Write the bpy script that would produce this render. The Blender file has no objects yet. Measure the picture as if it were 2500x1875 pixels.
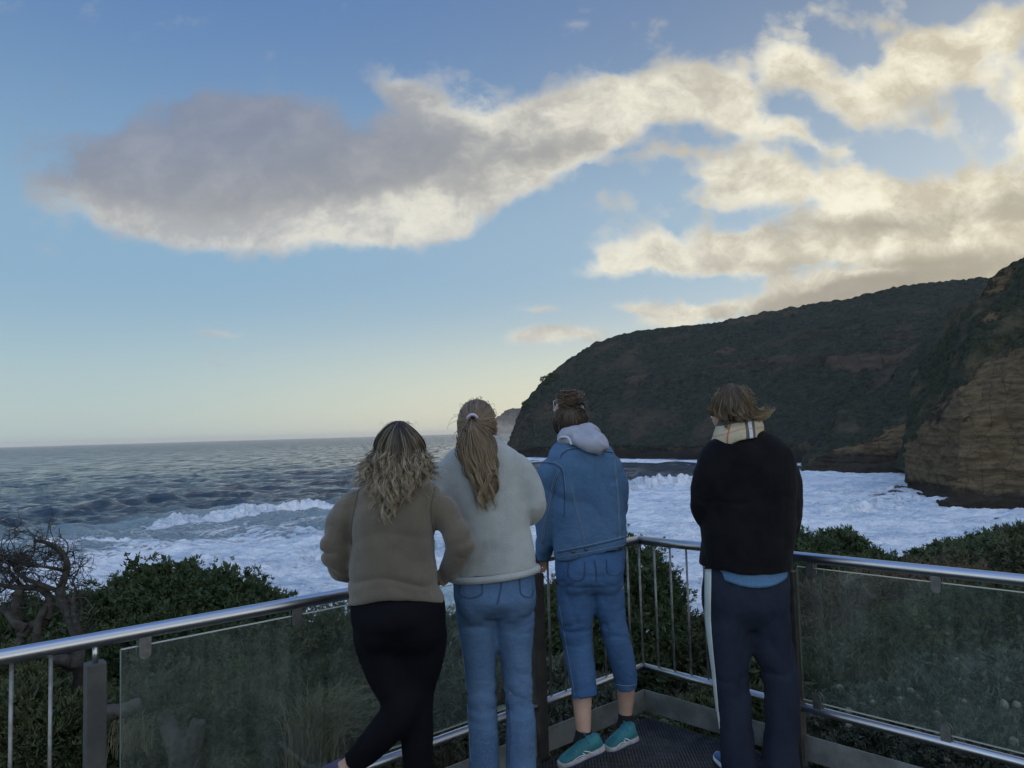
import bpy, math, random
import numpy as np
from mathutils import Vector, Matrix
from mathutils.bvhtree import BVHTree
R = math.radians
SC = bpy.context.scene
COL = SC.collection
rng = np.random.default_rng(7)
random.seed(7)

# ------------------------------------------------------------------ camera
H = 1.65                      # eye height above the deck (deck is z = 0)
FPX, PITCH, ROLL = 1826.0, R(3.68), R(1.64)
_F = np.array([0, math.cos(PITCH), math.sin(PITCH)]); _R0 = np.array([1.0, 0, 0]); _U0 = np.cross(_R0, _F)
_Rt = math.cos(ROLL)*_R0 - math.sin(ROLL)*_U0; _U = np.cross(_Rt, _F)
cd = bpy.data.cameras.new('camera'); cam = bpy.data.objects.new('camera', cd); COL.objects.link(cam)
cam.matrix_world = Matrix(((_Rt[0], _U[0], -_F[0], 0), (_Rt[1], _U[1], -_F[1], 0), (_Rt[2], _U[2], -_F[2], H), (0, 0, 0, 1)))
cd.sensor_width = 36; cd.lens = FPX/2500*36; cd.clip_start = 0.05; cd.clip_end = 90000
SC.camera = cam
SC.render.resolution_x = 1024; SC.render.resolution_y = 768
SC.view_settings.view_transform = 'Standard'; SC.view_settings.look = 'None'
SC.view_settings.exposure = EXPOSURE = 0.0; SC.view_settings.gamma = 1.0

def ray(x, y): return ((x-1250)*_Rt - (y-937.5)*_U + FPX*_F)/FPX
def pp(x, y, Y):              # the real point seen at pixel x,y of the 2500x1875 photo at depth Y metres
    d = ray(x, y); return d*(Y/d[1]) + np.array([0, 0, H])
def at(x, y, z):
    d = ray(x, y); return d*((z-H)/d[2]) + np.array([0, 0, H])
def project(p):
    q = p - np.array([0, 0, H]); w = q@_F
    return 1250 + FPX*(q@_Rt)/w, 937.5 - FPX*(q@_U)/w
SEA = -20.35

# ------------------------------------------------------------------ node helpers
class NT:
    def __init__(s, tree): s.t = tree; s.n = tree.nodes; s.l = tree.links
    def new(s, kind, **kw):
        nd = s.n.new(kind)
        for k, v in kw.items(): setattr(nd, k, v)
        return nd
    def put(s, sock, v):
        if hasattr(v, 'is_output') or isinstance(v, bpy.types.NodeSocket): s.l.new(v, sock)
        elif v is not None: sock.default_value = v
    def math(s, op, a, b=None, c=None, clamp=False):
        nd = s.new('ShaderNodeMath', operation=op, use_clamp=clamp)
        s.put(nd.inputs[0], a)
        if b is not None: s.put(nd.inputs[1], b)
        if c is not None: s.put(nd.inputs[2], c)
        return nd.outputs[0]
    def vmath(s, op, a, b=None):
        nd = s.new('ShaderNodeVectorMath', operation=op); s.put(nd.inputs[0], a)
        if b is not None:
            if op == 'SCALE': s.put(nd.inputs['Scale'], b)
            else: s.put(nd.inputs[1], b)
        return nd.outputs['Value'] if op in ('LENGTH', 'DOT_PRODUCT', 'DISTANCE') else nd.outputs[0]
    def ramp(s, v, a, b, lo=0.0, hi=1.0, smooth=True):
        nd = s.new('ShaderNodeMapRange', interpolation_type='SMOOTHSTEP' if smooth else 'LINEAR')
        s.put(nd.inputs[0], v); s.put(nd.inputs[1], a); s.put(nd.inputs[2], b); s.put(nd.inputs[3], lo); s.put(nd.inputs[4], hi)
        return nd.outputs[0]
    def mix(s, f, a, b, mode='MIX'):
        nd = s.new('ShaderNodeMix', data_type='RGBA', blend_type=mode)
        s.put(nd.inputs[0], f); s.put(nd.inputs[6], c4(a)); s.put(nd.inputs[7], c4(b)); return nd.outputs[2]
    def noise(s, vec, scale, detail=4, rough=0.55, dist=0.0, color=False):
        nd = s.new('ShaderNodeTexNoise'); s.put(nd.inputs['Vector'], vec); nd.inputs['Scale'].default_value = scale
        nd.inputs['Detail'].default_value = detail; nd.inputs['Roughness'].default_value = rough; nd.inputs['Distortion'].default_value = dist
        return nd.outputs['Color' if color else 'Fac']
    def mapping(s, vec, loc=(0, 0, 0), rot=(0, 0, 0), scale=(1, 1, 1), kind='POINT'):
        nd = s.new('ShaderNodeMapping', vector_type=kind); s.put(nd.inputs[0], vec)
        nd.inputs[1].default_value = loc; nd.inputs[2].default_value = rot; nd.inputs[3].default_value = scale; return nd.outputs[0]
    def voronoi(s, vec, scale, feature='F1', rnd=1.0, out='Distance'):
        nd = s.new('ShaderNodeTexVoronoi', feature=feature); s.put(nd.inputs['Vector'], vec); nd.inputs['Scale'].default_value = scale
        nd.inputs['Randomness'].default_value = rnd; return nd.outputs[out]
    def coord(s, k='Object'): return s.new('ShaderNodeTexCoord').outputs[k]
    def attr(s, name, out='Fac'): return s.new('ShaderNodeAttribute', attribute_name=name).outputs[out]
    def bump(s, h, strength, dist, normal=None):
        nd = s.new('ShaderNodeBump'); nd.inputs['Strength'].default_value = strength; nd.inputs['Distance'].default_value = dist
        s.put(nd.inputs['Height'], h)
        if normal is not None: s.put(nd.inputs['Normal'], normal)
        return nd.outputs[0]
def c4(c):
    if isinstance(c, (tuple, list)) and len(c) == 3: return (c[0], c[1], c[2], 1.0)
    return c
def srgb(r, g, b):
    f = lambda v: (v/255/12.92) if v <= 10 else ((v/255+0.055)/1.055)**2.4
    return (f(r), f(g), f(b))

# ------------------------------------------------------------------ world: Nishita sky with evening cloud
SUN_AZ, SUN_EL = R(52), R(7)
SKY_FILL = 0.95
wd = bpy.data.worlds.new('World'); SC.world = wd; wd.use_nodes = True
w = NT(wd.node_tree); wd.node_tree.nodes.clear()
wout = w.new('ShaderNodeOutputWorld'); bg = w.new('ShaderNodeBackground'); w.l.new(bg.outputs[0], wout.inputs[0])
sky = w.new('ShaderNodeTexSky', sky_type='NISHITA', sun_disc=False, sun_elevation=SUN_EL, sun_rotation=SUN_AZ, altitude=20, air_density=1.0, dust_density=1.6, ozone_density=2.6)
gen = w.coord('Generated')
sep = w.new('ShaderNodeSeparateXYZ'); w.l.new(gen, sep.inputs[0]); sx, sy, sz = sep.outputs
# clouds live on the sky in azimuth / height (gnomonic about due "ahead"); behind the viewer they thin out
yc = w.math('MAXIMUM', sy, 0.12)
u = w.math('DIVIDE', sx, yc); v = w.math('DIVIDE', sz, yc)
comb = w.new('ShaderNodeCombineXYZ'); w.put(comb.inputs[0], u); w.put(comb.inputs[1], v); uv = comb.outputs[0]
wc = w.vmath('SUBTRACT', w.noise(uv, 3.2, 5, 0.6, color=True), (0.5, 0.5, 0.5))
wc2 = w.vmath('SUBTRACT', w.noise(uv, 13, 5, 0.65, color=True), (0.5, 0.5, 0.5))
uvw = w.vmath('ADD', w.vmath('ADD', uv, w.vmath('SCALE', wc, 0.08)), w.vmath('SCALE', wc2, 0.03))
def skyp(px, py):             # direction of a point given in 2212-wide photo units
    d = ray(px*1.1302, py*1.1302); return d[0]/d[1], d[2]/d[1]
CLOUDS = [ # x, y, rx, ry, tilt, weight
 (330,395,270,105,-6,1.2),(560,370,400,140,2,1.1),(800,400,330,120,4,1.0),(1000,370,310,115,12,.9),(480,480,240,70,-6,.75),(700,500,260,60,2,.7),(900,490,170,55,10,.6),
 (370,245,120,50,0,.6),(560,260,170,80,0,.7),(1010,250,230,90,-22,.75),(1180,300,220,100,25,.75),(1300,225,220,95,24,.8),(1450,215,210,85,8,.8),(1560,235,110,60,-35,.62),(870,205,110,36,-25,.55),
 (1700,130,170,62,-10,.72),(1790,190,170,66,-20,.66),(1920,185,180,66,20,.70),(2020,105,200,66,20,.72),(2160,60,190,110,10,.72),(2180,170,160,60,0,.55),(1700,290,130,38,-12,.62),(1760,325,120,22,-15,.42),(1480,330,70,26,0,.42),
 (1540,372,160,72,-10,.85),(1520,450,140,40,-5,.55),(1750,405,240,70,-3,.85),(1980,425,280,72,3,.75),(2200,330,150,120,25,.6),(1990,275,150,56,0,.66),(2170,480,250,90,0,.85),(1900,500,330,55,5,.95),(1640,530,290,48,2,.8),(1400,530,160,46,0,.8),(1320,578,150,22,0,.46),(1500,572,240,30,0,.7),
 (1900,570,330,40,0,1.0),(2150,590,230,50,5,1.1),(1700,640,240,36,8,1.0),(1950,620,260,40,6,1.1),(1470,672,140,26,6,.8),(1245,720,85,28,4,.95),(1135,718,75,24,4,.75),(1360,645,75,18,-10,.62),(1165,662,80,15,0,.55),(1290,650,50,11,0,.34),(490,710,80,15,0,.42),
 (2330,200,120,200,0,.6),(2500,400,300,260,0,1.1),(2600,650,420,110,0,1.1)]
CORES = [(250,325,420,175,-6,1.25),(560,285,470,175,0,1.3),(840,365,420,95,6,.9),(1130,350,240,60,24,.40),(1900,490,330,44,4,.85),(2180,430,170,44,4,.5),(2020,568,360,34,3,.95),(1720,652,240,34,8,1.2),(2000,620,260,38,6,1.1),(2050,225,150,26,20,.4),(1560,415,120,26,0,.4),(1500,578,200,18,0,.45),(1300,290,150,36,20,.3),(2500,500,300,300,0,.8)]
def blobs(lst, vec, grow):
    acc = None
    for (cx, cy, rx, ry, tl, wt) in lst:
        a, b = skyp(cx, cy); k = 1.1302/FPX*grow
        g = w.new('ShaderNodeTexGradient', gradient_type='SPHERICAL')
        w.l.new(w.mapping(vec, (a, b, 0), (0, 0, R(tl)), (rx*k, ry*k, 1), 'TEXTURE'), g.inputs[0])
        acc = w.math('MULTIPLY', g.outputs['Fac'], wt) if acc is None else w.math('MULTIPLY_ADD', g.outputs['Fac'], wt, acc)
    return acc
acc = w.math('MULTIPLY', blobs(CLOUDS, uvw, 1.3), w.ramp(sy, 0.15, 0.4))
core_ = w.math('MULTIPLY', blobs(CORES, uvw, 1.25), w.ramp(sy, 0.15, 0.4))
behind = w.ramp(w.noise(w.mapping(gen, scale=(1, 1, 2.6)), 2.4, 4, 0.6), 0.42, 0.75)
acc = w.math('ADD', acc, w.math('MULTIPLY', behind, w.ramp(sy, 0.25, -0.1, 0, .9)))
fine = w.noise(w.mapping(uvw, rot=(0, 0, R(-16)), scale=(1, 1.35, 1)), 13, 8, 0.64, .12)
mid = w.noise(uv, 6, 3, 0.5)
fz = w.math('SUBTRACT', fine, 0.5); mz = w.math('SUBTRACT', mid, 0.5)
dens = w.math('ADD', acc, w.math('MULTIPLY', fz, 1.55))
dens = w.math('ADD', dens, w.math('MULTIPLY', w.math('SUBTRACT', w.noise(uv, 10, 3, .5), .52), w.ramp(u, -.1, .3, .3, 2.0)))
alpha = w.ramp(dens, 0.10, 0.76)
thick = w.ramp(w.math('ADD', core_, w.math('ADD', w.math('MULTIPLY', mz, 0.8), w.math('MULTIPLY', fz, 1.0))), -0.05, 1.0)
side = w.ramp(u, -0.5, 0.75)                       # nearer the sun to the right
lit = w.ramp(w.math('ADD', w.math('MULTIPLY', fz, 2.6), w.math('MULTIPLY', mz, 1.2)), -.5, .5)
edge = w.mix(side, srgb(222, 221, 212), srgb(253, 247, 224))
edge2 = w.mix(side, srgb(176, 180, 186), srgb(208, 199, 176))
edge = w.mix(lit, edge, edge2)
core = w.mix(side, w.mix(w.ramp(v, .24, .46), srgb(156, 158, 162), srgb(128, 140, 162)), srgb(166, 159, 144))
core = w.mix(w.ramp(w.math('ADD', w.math('MULTIPLY', fz, 1.6), w.math('MULTIPLY', mz, .6)), -.35, .75), core, w.mix(side, w.mix(w.ramp(v, .24, .46), srgb(182, 182, 180), srgb(152, 160, 176)), srgb(192, 184, 164)))
cloudcol = w.mix(thick, edge, core)
clear_hi = w.mix(side, srgb(96, 133, 186), srgb(120, 135, 160))
clear_mid = w.mix(side, srgb(146, 181, 208), srgb(170, 187, 200))
clear_lo = w.mix(w.ramp(u, -.65, .25), srgb(192, 212, 212), srgb(238, 233, 206))
grad = w.mix(w.ramp(sz, 0.08, 0.36), w.mix(w.ramp(sz, 0.0, 0.22), clear_lo, clear_mid), w.mix(w.ramp(sz, .22, .55), clear_mid, clear_hi))
grad = w.mix(w.ramp(sz, .45, 1.0), grad, srgb(84, 124, 190))
nish = w.vmath('SCALE', sky.outputs[0], 0.20)
clear = w.mix(0.80, nish, grad)
col = w.mix(w.math('MULTIPLY', alpha, w.ramp(v, -0.02, 0.03)), clear, cloudcol)
# added fill: sky behind the viewer and overhead brightened to light the foreground
sky_fill = w.math('ADD', 1.0, w.math('MULTIPLY', w.math('MAXIMUM', w.ramp(sy, .15, -.5), w.ramp(sz, .62, .95)), SKY_FILL))
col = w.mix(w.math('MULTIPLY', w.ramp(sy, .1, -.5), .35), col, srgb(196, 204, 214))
w.l.new(w.vmath('SCALE', w.vmath('SCALE', col, 10.0), sky_fill), bg.inputs[0]); bg.inputs[1].default_value = 0.1

sl = bpy.data.lights.new('sun', 'SUN'); sl.energy = 2.0; sl.angle = R(0.5); sl.color = (1.0, 0.80, 0.58)
so = bpy.data.objects.new('sun', sl); COL.objects.link(so)
sdir = Vector((math.sin(SUN_AZ)*math.cos(SUN_EL), math.cos(SUN_AZ)*math.cos(SUN_EL), math.sin(SUN_EL)))
so.rotation_euler = sdir.to_track_quat('Z', 'Y').to_euler()

# ------------------------------------------------------------------ numpy noise
_perm = rng.permutation(256).astype(np.int32); _perm = np.concatenate([_perm, _perm, _perm])
_grad = rng.normal(size=(256, 3)); _grad /= np.linalg.norm(_grad, axis=1)[:, None]
def perlin(p):
    p = np.asarray(p, float); i = np.floor(p).astype(np.int64); f = p - i; i &= 255
    u_ = f*f*f*(f*(f*6-15)+10); out = 0
    for dx in (0, 1):
        for dy in (0, 1):
            for dz in (0, 1):
                hsh = _perm[_perm[_perm[i[:, 0]+dx]+i[:, 1]+dy]+i[:, 2]+dz]
                g = _grad[hsh]; d = (g*(f-np.array([dx, dy, dz]))).sum(1)
                wgt = (u_[:, 0] if dx else 1-u_[:, 0])*(u_[:, 1] if dy else 1-u_[:, 1])*(u_[:, 2] if dz else 1-u_[:, 2])
                out = out + wgt*d
    return out*1.6
def fbm(p, octaves=4, gain=0.5, lac=2.03):
    p = np.asarray(p, float); a = 1.0; s = 0
    for k in range(octaves): s = s + a*perlin(p + 17.3*k); p = p*lac; a *= gain
    return s
def smooth(a, b, x):
    t = np.clip((x-a)/(b-a), 0, 1); return t*t*(3-2*t)

# ------------------------------------------------------------------ mesh helpers
def np_mesh(name, V, F, smooth_shade=True, attrs=None, uv=None):
    """V (n,3); F (m,3) or (m,4) int array"""
    V = np.ascontiguousarray(V, dtype=np.float32); F = np.ascontiguousarray(F, dtype=np.int32)
    me = bpy.data.meshes.new(name); k = F.shape[1]
    me.vertices.add(len(V)); me.vertices.foreach_set('co', V.ravel())
    me.loops.add(F.size); me.loops.foreach_set('vertex_index', F.ravel())
    me.polygons.add(len(F)); me.polygons.foreach_set('loop_start', np.arange(0, F.size, k, dtype=np.int32))
    me.update(calc_edges=True)
    me.polygons.foreach_set('use_smooth', np.full(len(F), smooth_shade, dtype=bool))
    for nm, arr in (attrs or {}).items():
        a = me.attributes.new(nm, 'FLOAT', 'POINT'); a.data.foreach_set('value', np.ascontiguousarray(arr, dtype=np.float32))
    if uv is not None:
        l = me.uv_layers.new(name='UVMap'); l.data.foreach_set('uv', np.ascontiguousarray(np.asarray(uv)[F.ravel()], dtype=np.float32).ravel())
    me.validate(); return me
def o_world(o): return Vector(o.location) if o.parent is None else Vector(o.location)+o_world(o.parent)
def link(name, me, m=None, parent=None, loc=None):
    o = bpy.data.objects.new(name, me); COL.objects.link(o)
    if m is not None and me is not None:
        me.materials.clear()
        for k in (m if isinstance(m, (list, tuple)) else [m]): me.materials.append(k)
    if parent is not None:
        o.parent = parent
        if me is not None: me.transform(Matrix.Translation(-o_world(parent)))   # meshes are made in world space
    elif loc is not None:
        o.location = loc
        if me is not None: me.transform(Matrix.Translation(-Vector(loc)))
    return o
def tag(o, label=None, cat=None, group=None, kind=None):
    for k, v_ in (('label', label), ('category', cat), ('group', group), ('kind', kind)):
        if v_: o[k] = v_
    return o
def thing(name, loc, label, cat, group=None):
    o = bpy.data.objects.new(name, None); COL.objects.link(o); o.location = Vector([float(c) for c in loc]); o.empty_display_size = .1
    return tag(o, label, cat, group)
def grid_faces(nr, nc, wrap=False):
    r = np.arange(nr-1)[:, None]; c = np.arange(nc if wrap else nc-1)[None, :]; c2 = (c+1) % nc
    return np.stack([r*nc+c, r*nc+c2, (r+1)*nc+c2, (r+1)*nc+c], -1).reshape(-1, 4)
def catmull(P, n):
    P = np.asarray(P, float); Q = np.vstack([2*P[0]-P[1], P, 2*P[-1]-P[-2]]); out = []
    for i in range(len(P)-1):
        a, b, c, d = Q[i:i+4]
        for k in range(n):
            t = k/n; out.append(.5*((2*b)+(c-a)*t+(2*a-5*b+4*c-d)*t*t+(3*b-a-3*c+d)*t**3))
    out.append(P[-1]); return np.array(out)
def loft(rings, side=(1, 0, 0), n=24, sub=4, power=2.0, caps=True, flat=False):
    """rings: list of (x,y,z, rx, ry). cross sections perpendicular to the path (or horizontal if flat); rx along side"""
    A = catmull(np.array(rings, float), sub) if sub > 1 else np.array(rings, float)
    C = A[:, :3]; T = np.gradient(C, axis=0); T /= np.linalg.norm(T, axis=1)[:, None]+1e-9
    if flat: T = np.tile([0, 0, 1.0], (len(C), 1))
    S = np.asarray(side, float); V = []
    th = np.linspace(0, 2*math.pi, n, endpoint=False); cs, sn = np.cos(th), np.sin(th)
    cx = np.sign(cs)*np.abs(cs)**(2/power); sy_ = np.sign(sn)*np.abs(sn)**(2/power)
    for c, t, a in zip(C, T, A):
        s = S - t*(S@t)
        if np.linalg.norm(s) < 1e-3: s = np.array([0, 1.0, 0]) - t*t[1]
        s /= np.linalg.norm(s); b = np.cross(t, s)
        V.append(c + np.outer(cx*a[3], s) + np.outer(sy_*a[4], b))
    V = np.vstack(V); F = grid_faces(len(C), n, True)
    if caps:
        V = np.vstack([V, C[0], C[-1]]); k = len(V); m_ = (len(C)-1)*n
        j = np.arange(n); j2 = (j+1) % n
        f0 = np.stack([j2, j, np.full(n, k-2), np.full(n, k-2)], -1); f1 = np.stack([m_+j, m_+j2, np.full(n, k-1), np.full(n, k-1)], -1)
        return V, F, np.vstack([f0, f1])[:, :3]
    return V, F, np.zeros((0, 3), int)
def ellipsoid(c, r, rot=None, n=20):
    th = np.linspace(0, math.pi, n//2+1); ph = np.linspace(0, 2*math.pi, n, endpoint=False)
    V = np.stack([np.outer(np.sin(th), np.cos(ph)), np.outer(np.sin(th), np.sin(ph)), np.outer(np.cos(th), np.ones(n))], -1).reshape(-1, 3)*np.array(r)
    if rot is not None: V = V@np.array(Matrix.Rotation(rot[0], 3, 'X') @ Matrix.Rotation(rot[1], 3, 'Y') @ Matrix.Rotation(rot[2], 3, 'Z')).T
    return V+np.array(c), grid_faces(n//2+1, n, True)[:, ::-1], np.zeros((0, 3), int)
def box(c, s, axes=None):
    V = np.array([[x, y, z] for x in (-1, 1) for y in (-1, 1) for z in (-1, 1)], float)*np.array(s)/2
    if axes is not None: V = V@np.array(axes, float)
    F = np.array([[0, 1, 3, 2], [4, 6, 7, 5], [0, 4, 5, 1], [2, 3, 7, 6], [0, 2, 6, 4], [1, 5, 7, 3]])
    return V+np.array(c), F, np.zeros((0, 3), int)
def join(parts):
    """list of (V, F4, F3) -> V, list-of-faces mesh"""
    V = []; F4 = []; F3 = []; o = 0
    for v_, a, b in parts:
        V.append(v_); F4.append(np.asarray(a).reshape(-1, 4)+o); F3.append(np.asarray(b).reshape(-1, 3)+o); o += len(v_)
    return np.vstack(V), np.vstack(F4), np.vstack(F3)
def mesh_of(name, parts, smooth_shade=True):
    V, A, B = join(parts if isinstance(parts, list) else [parts])
    me = bpy.data.meshes.new(name); me.vertices.add(len(V)); me.vertices.foreach_set('co', V.astype(np.float32).ravel())
    idx = np.concatenate([A.ravel(), B.ravel()]).astype(np.int32); me.loops.add(len(idx)); me.loops.foreach_set('vertex_index', idx)
    st = np.concatenate([np.arange(len(A))*4, A.size+np.arange(len(B))*3]).astype(np.int32)
    me.polygons.add(len(st)); me.polygons.foreach_set('loop_start', st); me.update(calc_edges=True); me.validate()
    me.polygons.foreach_set('use_smooth', np.full(len(me.polygons), smooth_shade, dtype=bool)); return me
def verts(me):
    a = np.empty(len(me.vertices)*3, np.float32); me.vertices.foreach_get('co', a); return a.reshape(-1, 3).astype(float)
def normals(me):
    a = np.empty(len(me.vertices)*3, np.float32); me.vertex_normals.foreach_get('vector', a); return a.reshape(-1, 3).astype(float)
def setverts(me, V): me.vertices.foreach_set('co', V.astype(np.float32).ravel()); me.update()
def organic(name, parts, voxel=0.008, sm=8, disp=None):
    """union of shapes as one continuous smooth surface"""
    me = mesh_of(name, parts); tmp = bpy.data.objects.new('tmp', me); COL.objects.link(tmp)
    m_ = tmp.modifiers.new('r', 'REMESH'); m_.mode = 'VOXEL'; m_.voxel_size = voxel; m_.use_smooth_shade = True
    if sm: s_ = tmp.modifiers.new('s', 'SMOOTH'); s_.iterations = sm; s_.factor = 0.5
    dg = bpy.context.evaluated_depsgraph_get(); dg.update()
    out = bpy.data.meshes.new_from_object(tmp.evaluated_get(dg)); out.name = name
    bpy.data.objects.remove(tmp); bpy.data.meshes.remove(me)
    if disp is not None:
        V = verts(out); N = normals(out); setverts(out, V + N*disp(V, N)[:, None])
    out.polygons.foreach_set('use_smooth', np.ones(len(out.polygons), dtype=bool)); return out
def tubes(paths, radii, n=4, closed_tip=True, vals=None, rnd=None):
    """many tapered tubes as one mesh. paths: list of (k,3) arrays; radii: list of (k,) ; returns V,F,attr t, attr r"""
    Vs = []; Fs = []; ts = []; rs = []; o = 0
    th = np.linspace(0, 2*math.pi, n, endpoint=False)
    for i, (P, r) in enumerate(zip(paths, radii)):
        P = np.asarray(P, float); k = len(P); T = np.gradient(P, axis=0); T /= np.linalg.norm(T, axis=1)[:, None]+1e-9
        ref = np.array([0.31, 0.17, 0.93]) if abs(T[0] @ np.array([0.31, 0.17, 0.93])) < .9 else np.array([1.0, 0, 0])
        S = ref - T*(T@ref)[:, None]; S /= np.linalg.norm(S, axis=1)[:, None]+1e-9; B = np.cross(T, S)
        r = np.broadcast_to(r, (k,))
        V = P[:, None, :] + r[:, None, None]*(np.cos(th)[None, :, None]*S[:, None, :] + np.sin(th)[None, :, None]*B[:, None, :])
        Vs.append(V.reshape(-1, 3)); Fs.append(grid_faces(k, n, True)+o); o += k*n
        ts.append(np.repeat(np.linspace(0, 1, k) if vals is None else vals[i], n)); rs.append(np.full(k*n, rng.random() if rnd is None else rnd[i]))
    return np.vstack(Vs), np.vstack(Fs), np.concatenate(ts), np.concatenate(rs)
def tube_part(P, r, n=10):
    V, F, _, _ = tubes([P], [r], n=n); k = len(V); m_ = k-n; j = np.arange(n); j2 = (j+1) % n
    V = np.vstack([V, V[:n].mean(0), V[m_:m_+n].mean(0)])
    return V, F, np.vstack([np.stack([j2, j, np.full(n, k)], -1), np.stack([m_+j, m_+j2, np.full(n, k+1)], -1)])

# ------------------------------------------------------------------ materials
def mat(name, base, rough=0.8, metal=0.0, var=None, vscale=8.0, vmix=1.0, bump=0.0, bscale=60.0, bdist=0.004, spec=0.4, sheen=0.0, fn=None, crease=None):
    m = bpy.data.materials.new(name); m.use_nodes = True; t = NT(m.node_tree); b = m.node_tree.nodes['Principled BSDF']
    co = t.coord('Object'); c = c4(base)
    if var is not None: c = t.mix(t.ramp(t.noise(co, vscale, 5, .6), .35, .65, 0, vmix), base, var)
    if fn is not None: c = fn(t, co, c, b) or c
    t.put(b.inputs['Base Color'], c); b.inputs['Roughness'].default_value = rough; b.inputs['Metallic'].default_value = metal
    b.inputs['Specular IOR Level'].default_value = spec; b.inputs['Sheen Weight'].default_value = sheen
    if bump: t.put(b.inputs['Normal'], t.bump(t.noise(co, bscale, 4, .6), bump, bdist))
    if crease:
        prev = b.inputs['Normal'].links[0].from_socket if b.inputs['Normal'].links else None
        cv = t.mapping(co, scale=crease[0]); rd = t.math('ABSOLUTE', t.math('SUBTRACT', t.noise(cv, crease[1], 3, .5, .4), .5))
        t.put(b.inputs['Normal'], t.bump(t.ramp(rd, 0, .13), 1.0, crease[2], prev))
    return m
# ================================================================== THE SEA
def foam_amount(px, py):
    """how much white water lies at each place of the bay (surveyed from the photograph)"""
    xs = np.array([-400, 0, 200, 407, 620, 859, 1100, 1280, 1400, 1500, 1530, 1700, 1730, 1960, 3200.])
    edge = np.array([1320, 1312, 1296, 1262, 1240, 1233, 1215, 1150, 1140, 1180, 1182, 1180, 1146, 1140, 1140.])
    e = np.interp(px, xs, edge)
    e = e + np.interp(px, [-400, 0, 860, 1100], [20, 20, 10, 0]); soft = np.interp(px, [-400, 0, 700, 1200, 1600, 3000], [110, 110, 125, 60, 16, 10])
    f = smooth(0, 1, (py-e)/soft)
    strip = np.exp(-((py-np.interp(px, [1250, 1500, 1800, 2000], [1121, 1124, 1129, 1138]))/5.0)**2)*smooth(1230, 1290, px)
    return np.clip(np.maximum(f, strip*0.85), 0, 1)
def edge_band(px, py):        # aerated green water beyond the foam on the left
    xs = np.array([-400, 0, 200, 407, 620, 859, 1100, 1280.]); edge = np.array([1300, 1296, 1280, 1248, 1228, 1222, 1205, 1150.])
    return smooth(-6, 26, py-np.interp(px, xs, edge))*(1-smooth(1250, 1330, px))*(1-.6*smooth(1380, 1440, py))
nr, na = 860, 1000
inv = np.linspace(1/38.0, 1/32000.0, nr); rad = 1/inv
ang = np.linspace(R(-62), R(62), na)
RR, AA = np.meshgrid(rad, ang, indexing='ij'); X = (RR*np.sin(AA)).ravel(); Y = (RR*np.cos(AA)).ravel()
dr = np.abs(np.gradient(rad))[:, None].repeat(na, 1).ravel()
h = np.zeros_like(X); wr = np.random.default_rng(3)
for k in range(70):
    lam = 1.6*(34/1.6)**(k/69.0); d = wr.normal(R(196), R(34) if lam < 14 else R(16)); amp = 0.026*lam**0.60
    ph = (X*math.sin(d)+Y*math.cos(d))*2*math.pi/lam + wr.uniform(0, 6.28) + 1.2*np.sin(X*2*math.pi/(lam*7.3)+k)
    s_ = (np.sin(ph)*.5+.5)**1.5*2-0.8
    h += amp*s_*smooth(1.2, 3.0, lam/np.minimum(dr, RR.ravel()*0.02+dr*0.2))
px, py = project_many = (lambda P: project(P))(np.stack([X, Y, np.full_like(X, SEA)], -1))
foam = foam_amount(px, py); aer = edge_band(px, py)
calm = 1-0.45*foam; h *= calm
P3 = np.stack([X, Y, np.zeros_like(X)], -1)
lump = fbm(P3*[.35, .35, 1], 4, .55); lump2 = fbm(P3*[1.3, 1.3, 1], 3, .6)
def crest(pts, wf, wb, hh, fr, foamamt=1.0, jag=.5):
    """a breaking wave along a line on the sea (photo survey points), steep on the side facing the land"""
    global h, foam
    Q = np.array([at(a, b, SEA)[:2] for a, b in pts]); Q = catmull(Q, 10)
    best = np.full(len(X), 1e9); sd = np.zeros(len(X)); tt = np.zeros(len(X)); sel = np.where((np.abs(X-Q[:, 0].mean()) < np.ptp(Q[:, 0])+60) & (np.abs(Y-Q[:, 1].mean()) < np.ptp(Q[:, 1])+60))[0]
    for i in range(len(Q)-1):
        a, b = Q[i], Q[i+1]; ab = b-a; L = np.linalg.norm(ab)+1e-9; q = np.stack([X[sel], Y[sel]], -1)-a
        t = np.clip(q@ab/L**2, 0, 1); dd = q-t[:, None]*ab; dist = np.hypot(dd[:, 0], dd[:, 1]); n_ = np.array([-ab[1], ab[0]])/L
        if n_@a < 0: n_ = -n_                                      # n_ points out to sea
        m_ = dist < best[sel]; ii = sel[m_]; best[ii] = dist[m_]; sd[ii] = (q[m_]@n_); tt[ii] = (i+t[m_])/(len(Q)-1)
    env = np.sin(np.pi*np.clip(tt, 0, 1))**.45; env[best > 80] = 0
    s = sd*1.0 + lump*1.0*jag
    prof = np.where(s > 0, np.exp(-(s/wb)**2), np.exp(-(np.abs(s)/wf)**1.7))
    h = h + hh*prof*env*(1+.35*jag*lump)
    fz = np.exp(-((s+fr*.45)/(fr*.75))**4)*env
    foam = np.maximum(foam, foamamt*smooth(.12, .5, fz)); h = h + fz*np.maximum(lump2, -.2)*.55*jag*foamamt
crest([(-60, 1268), (158, 1250), (330, 1228), (480, 1214), (620, 1210)], 4, 14, 1.7, 2, 0.0, .3)
crest([(-60, 1345), (120, 1332), (280, 1322), (420, 1318)], 1.6, 6, .7, 2.0, .9, .8)
crest([(340, 1296), (430, 1284), (520, 1268), (600, 1262), (700, 1247), (830, 1240), (980, 1232)], 1.7, 9, 2.2, 3.4, 1.0, .8)
crest([(700, 1362), (800, 1352), (1000, 1340), (1200, 1336)], 2.5, 7, 1.0, 6, 1.0, .9)
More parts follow.
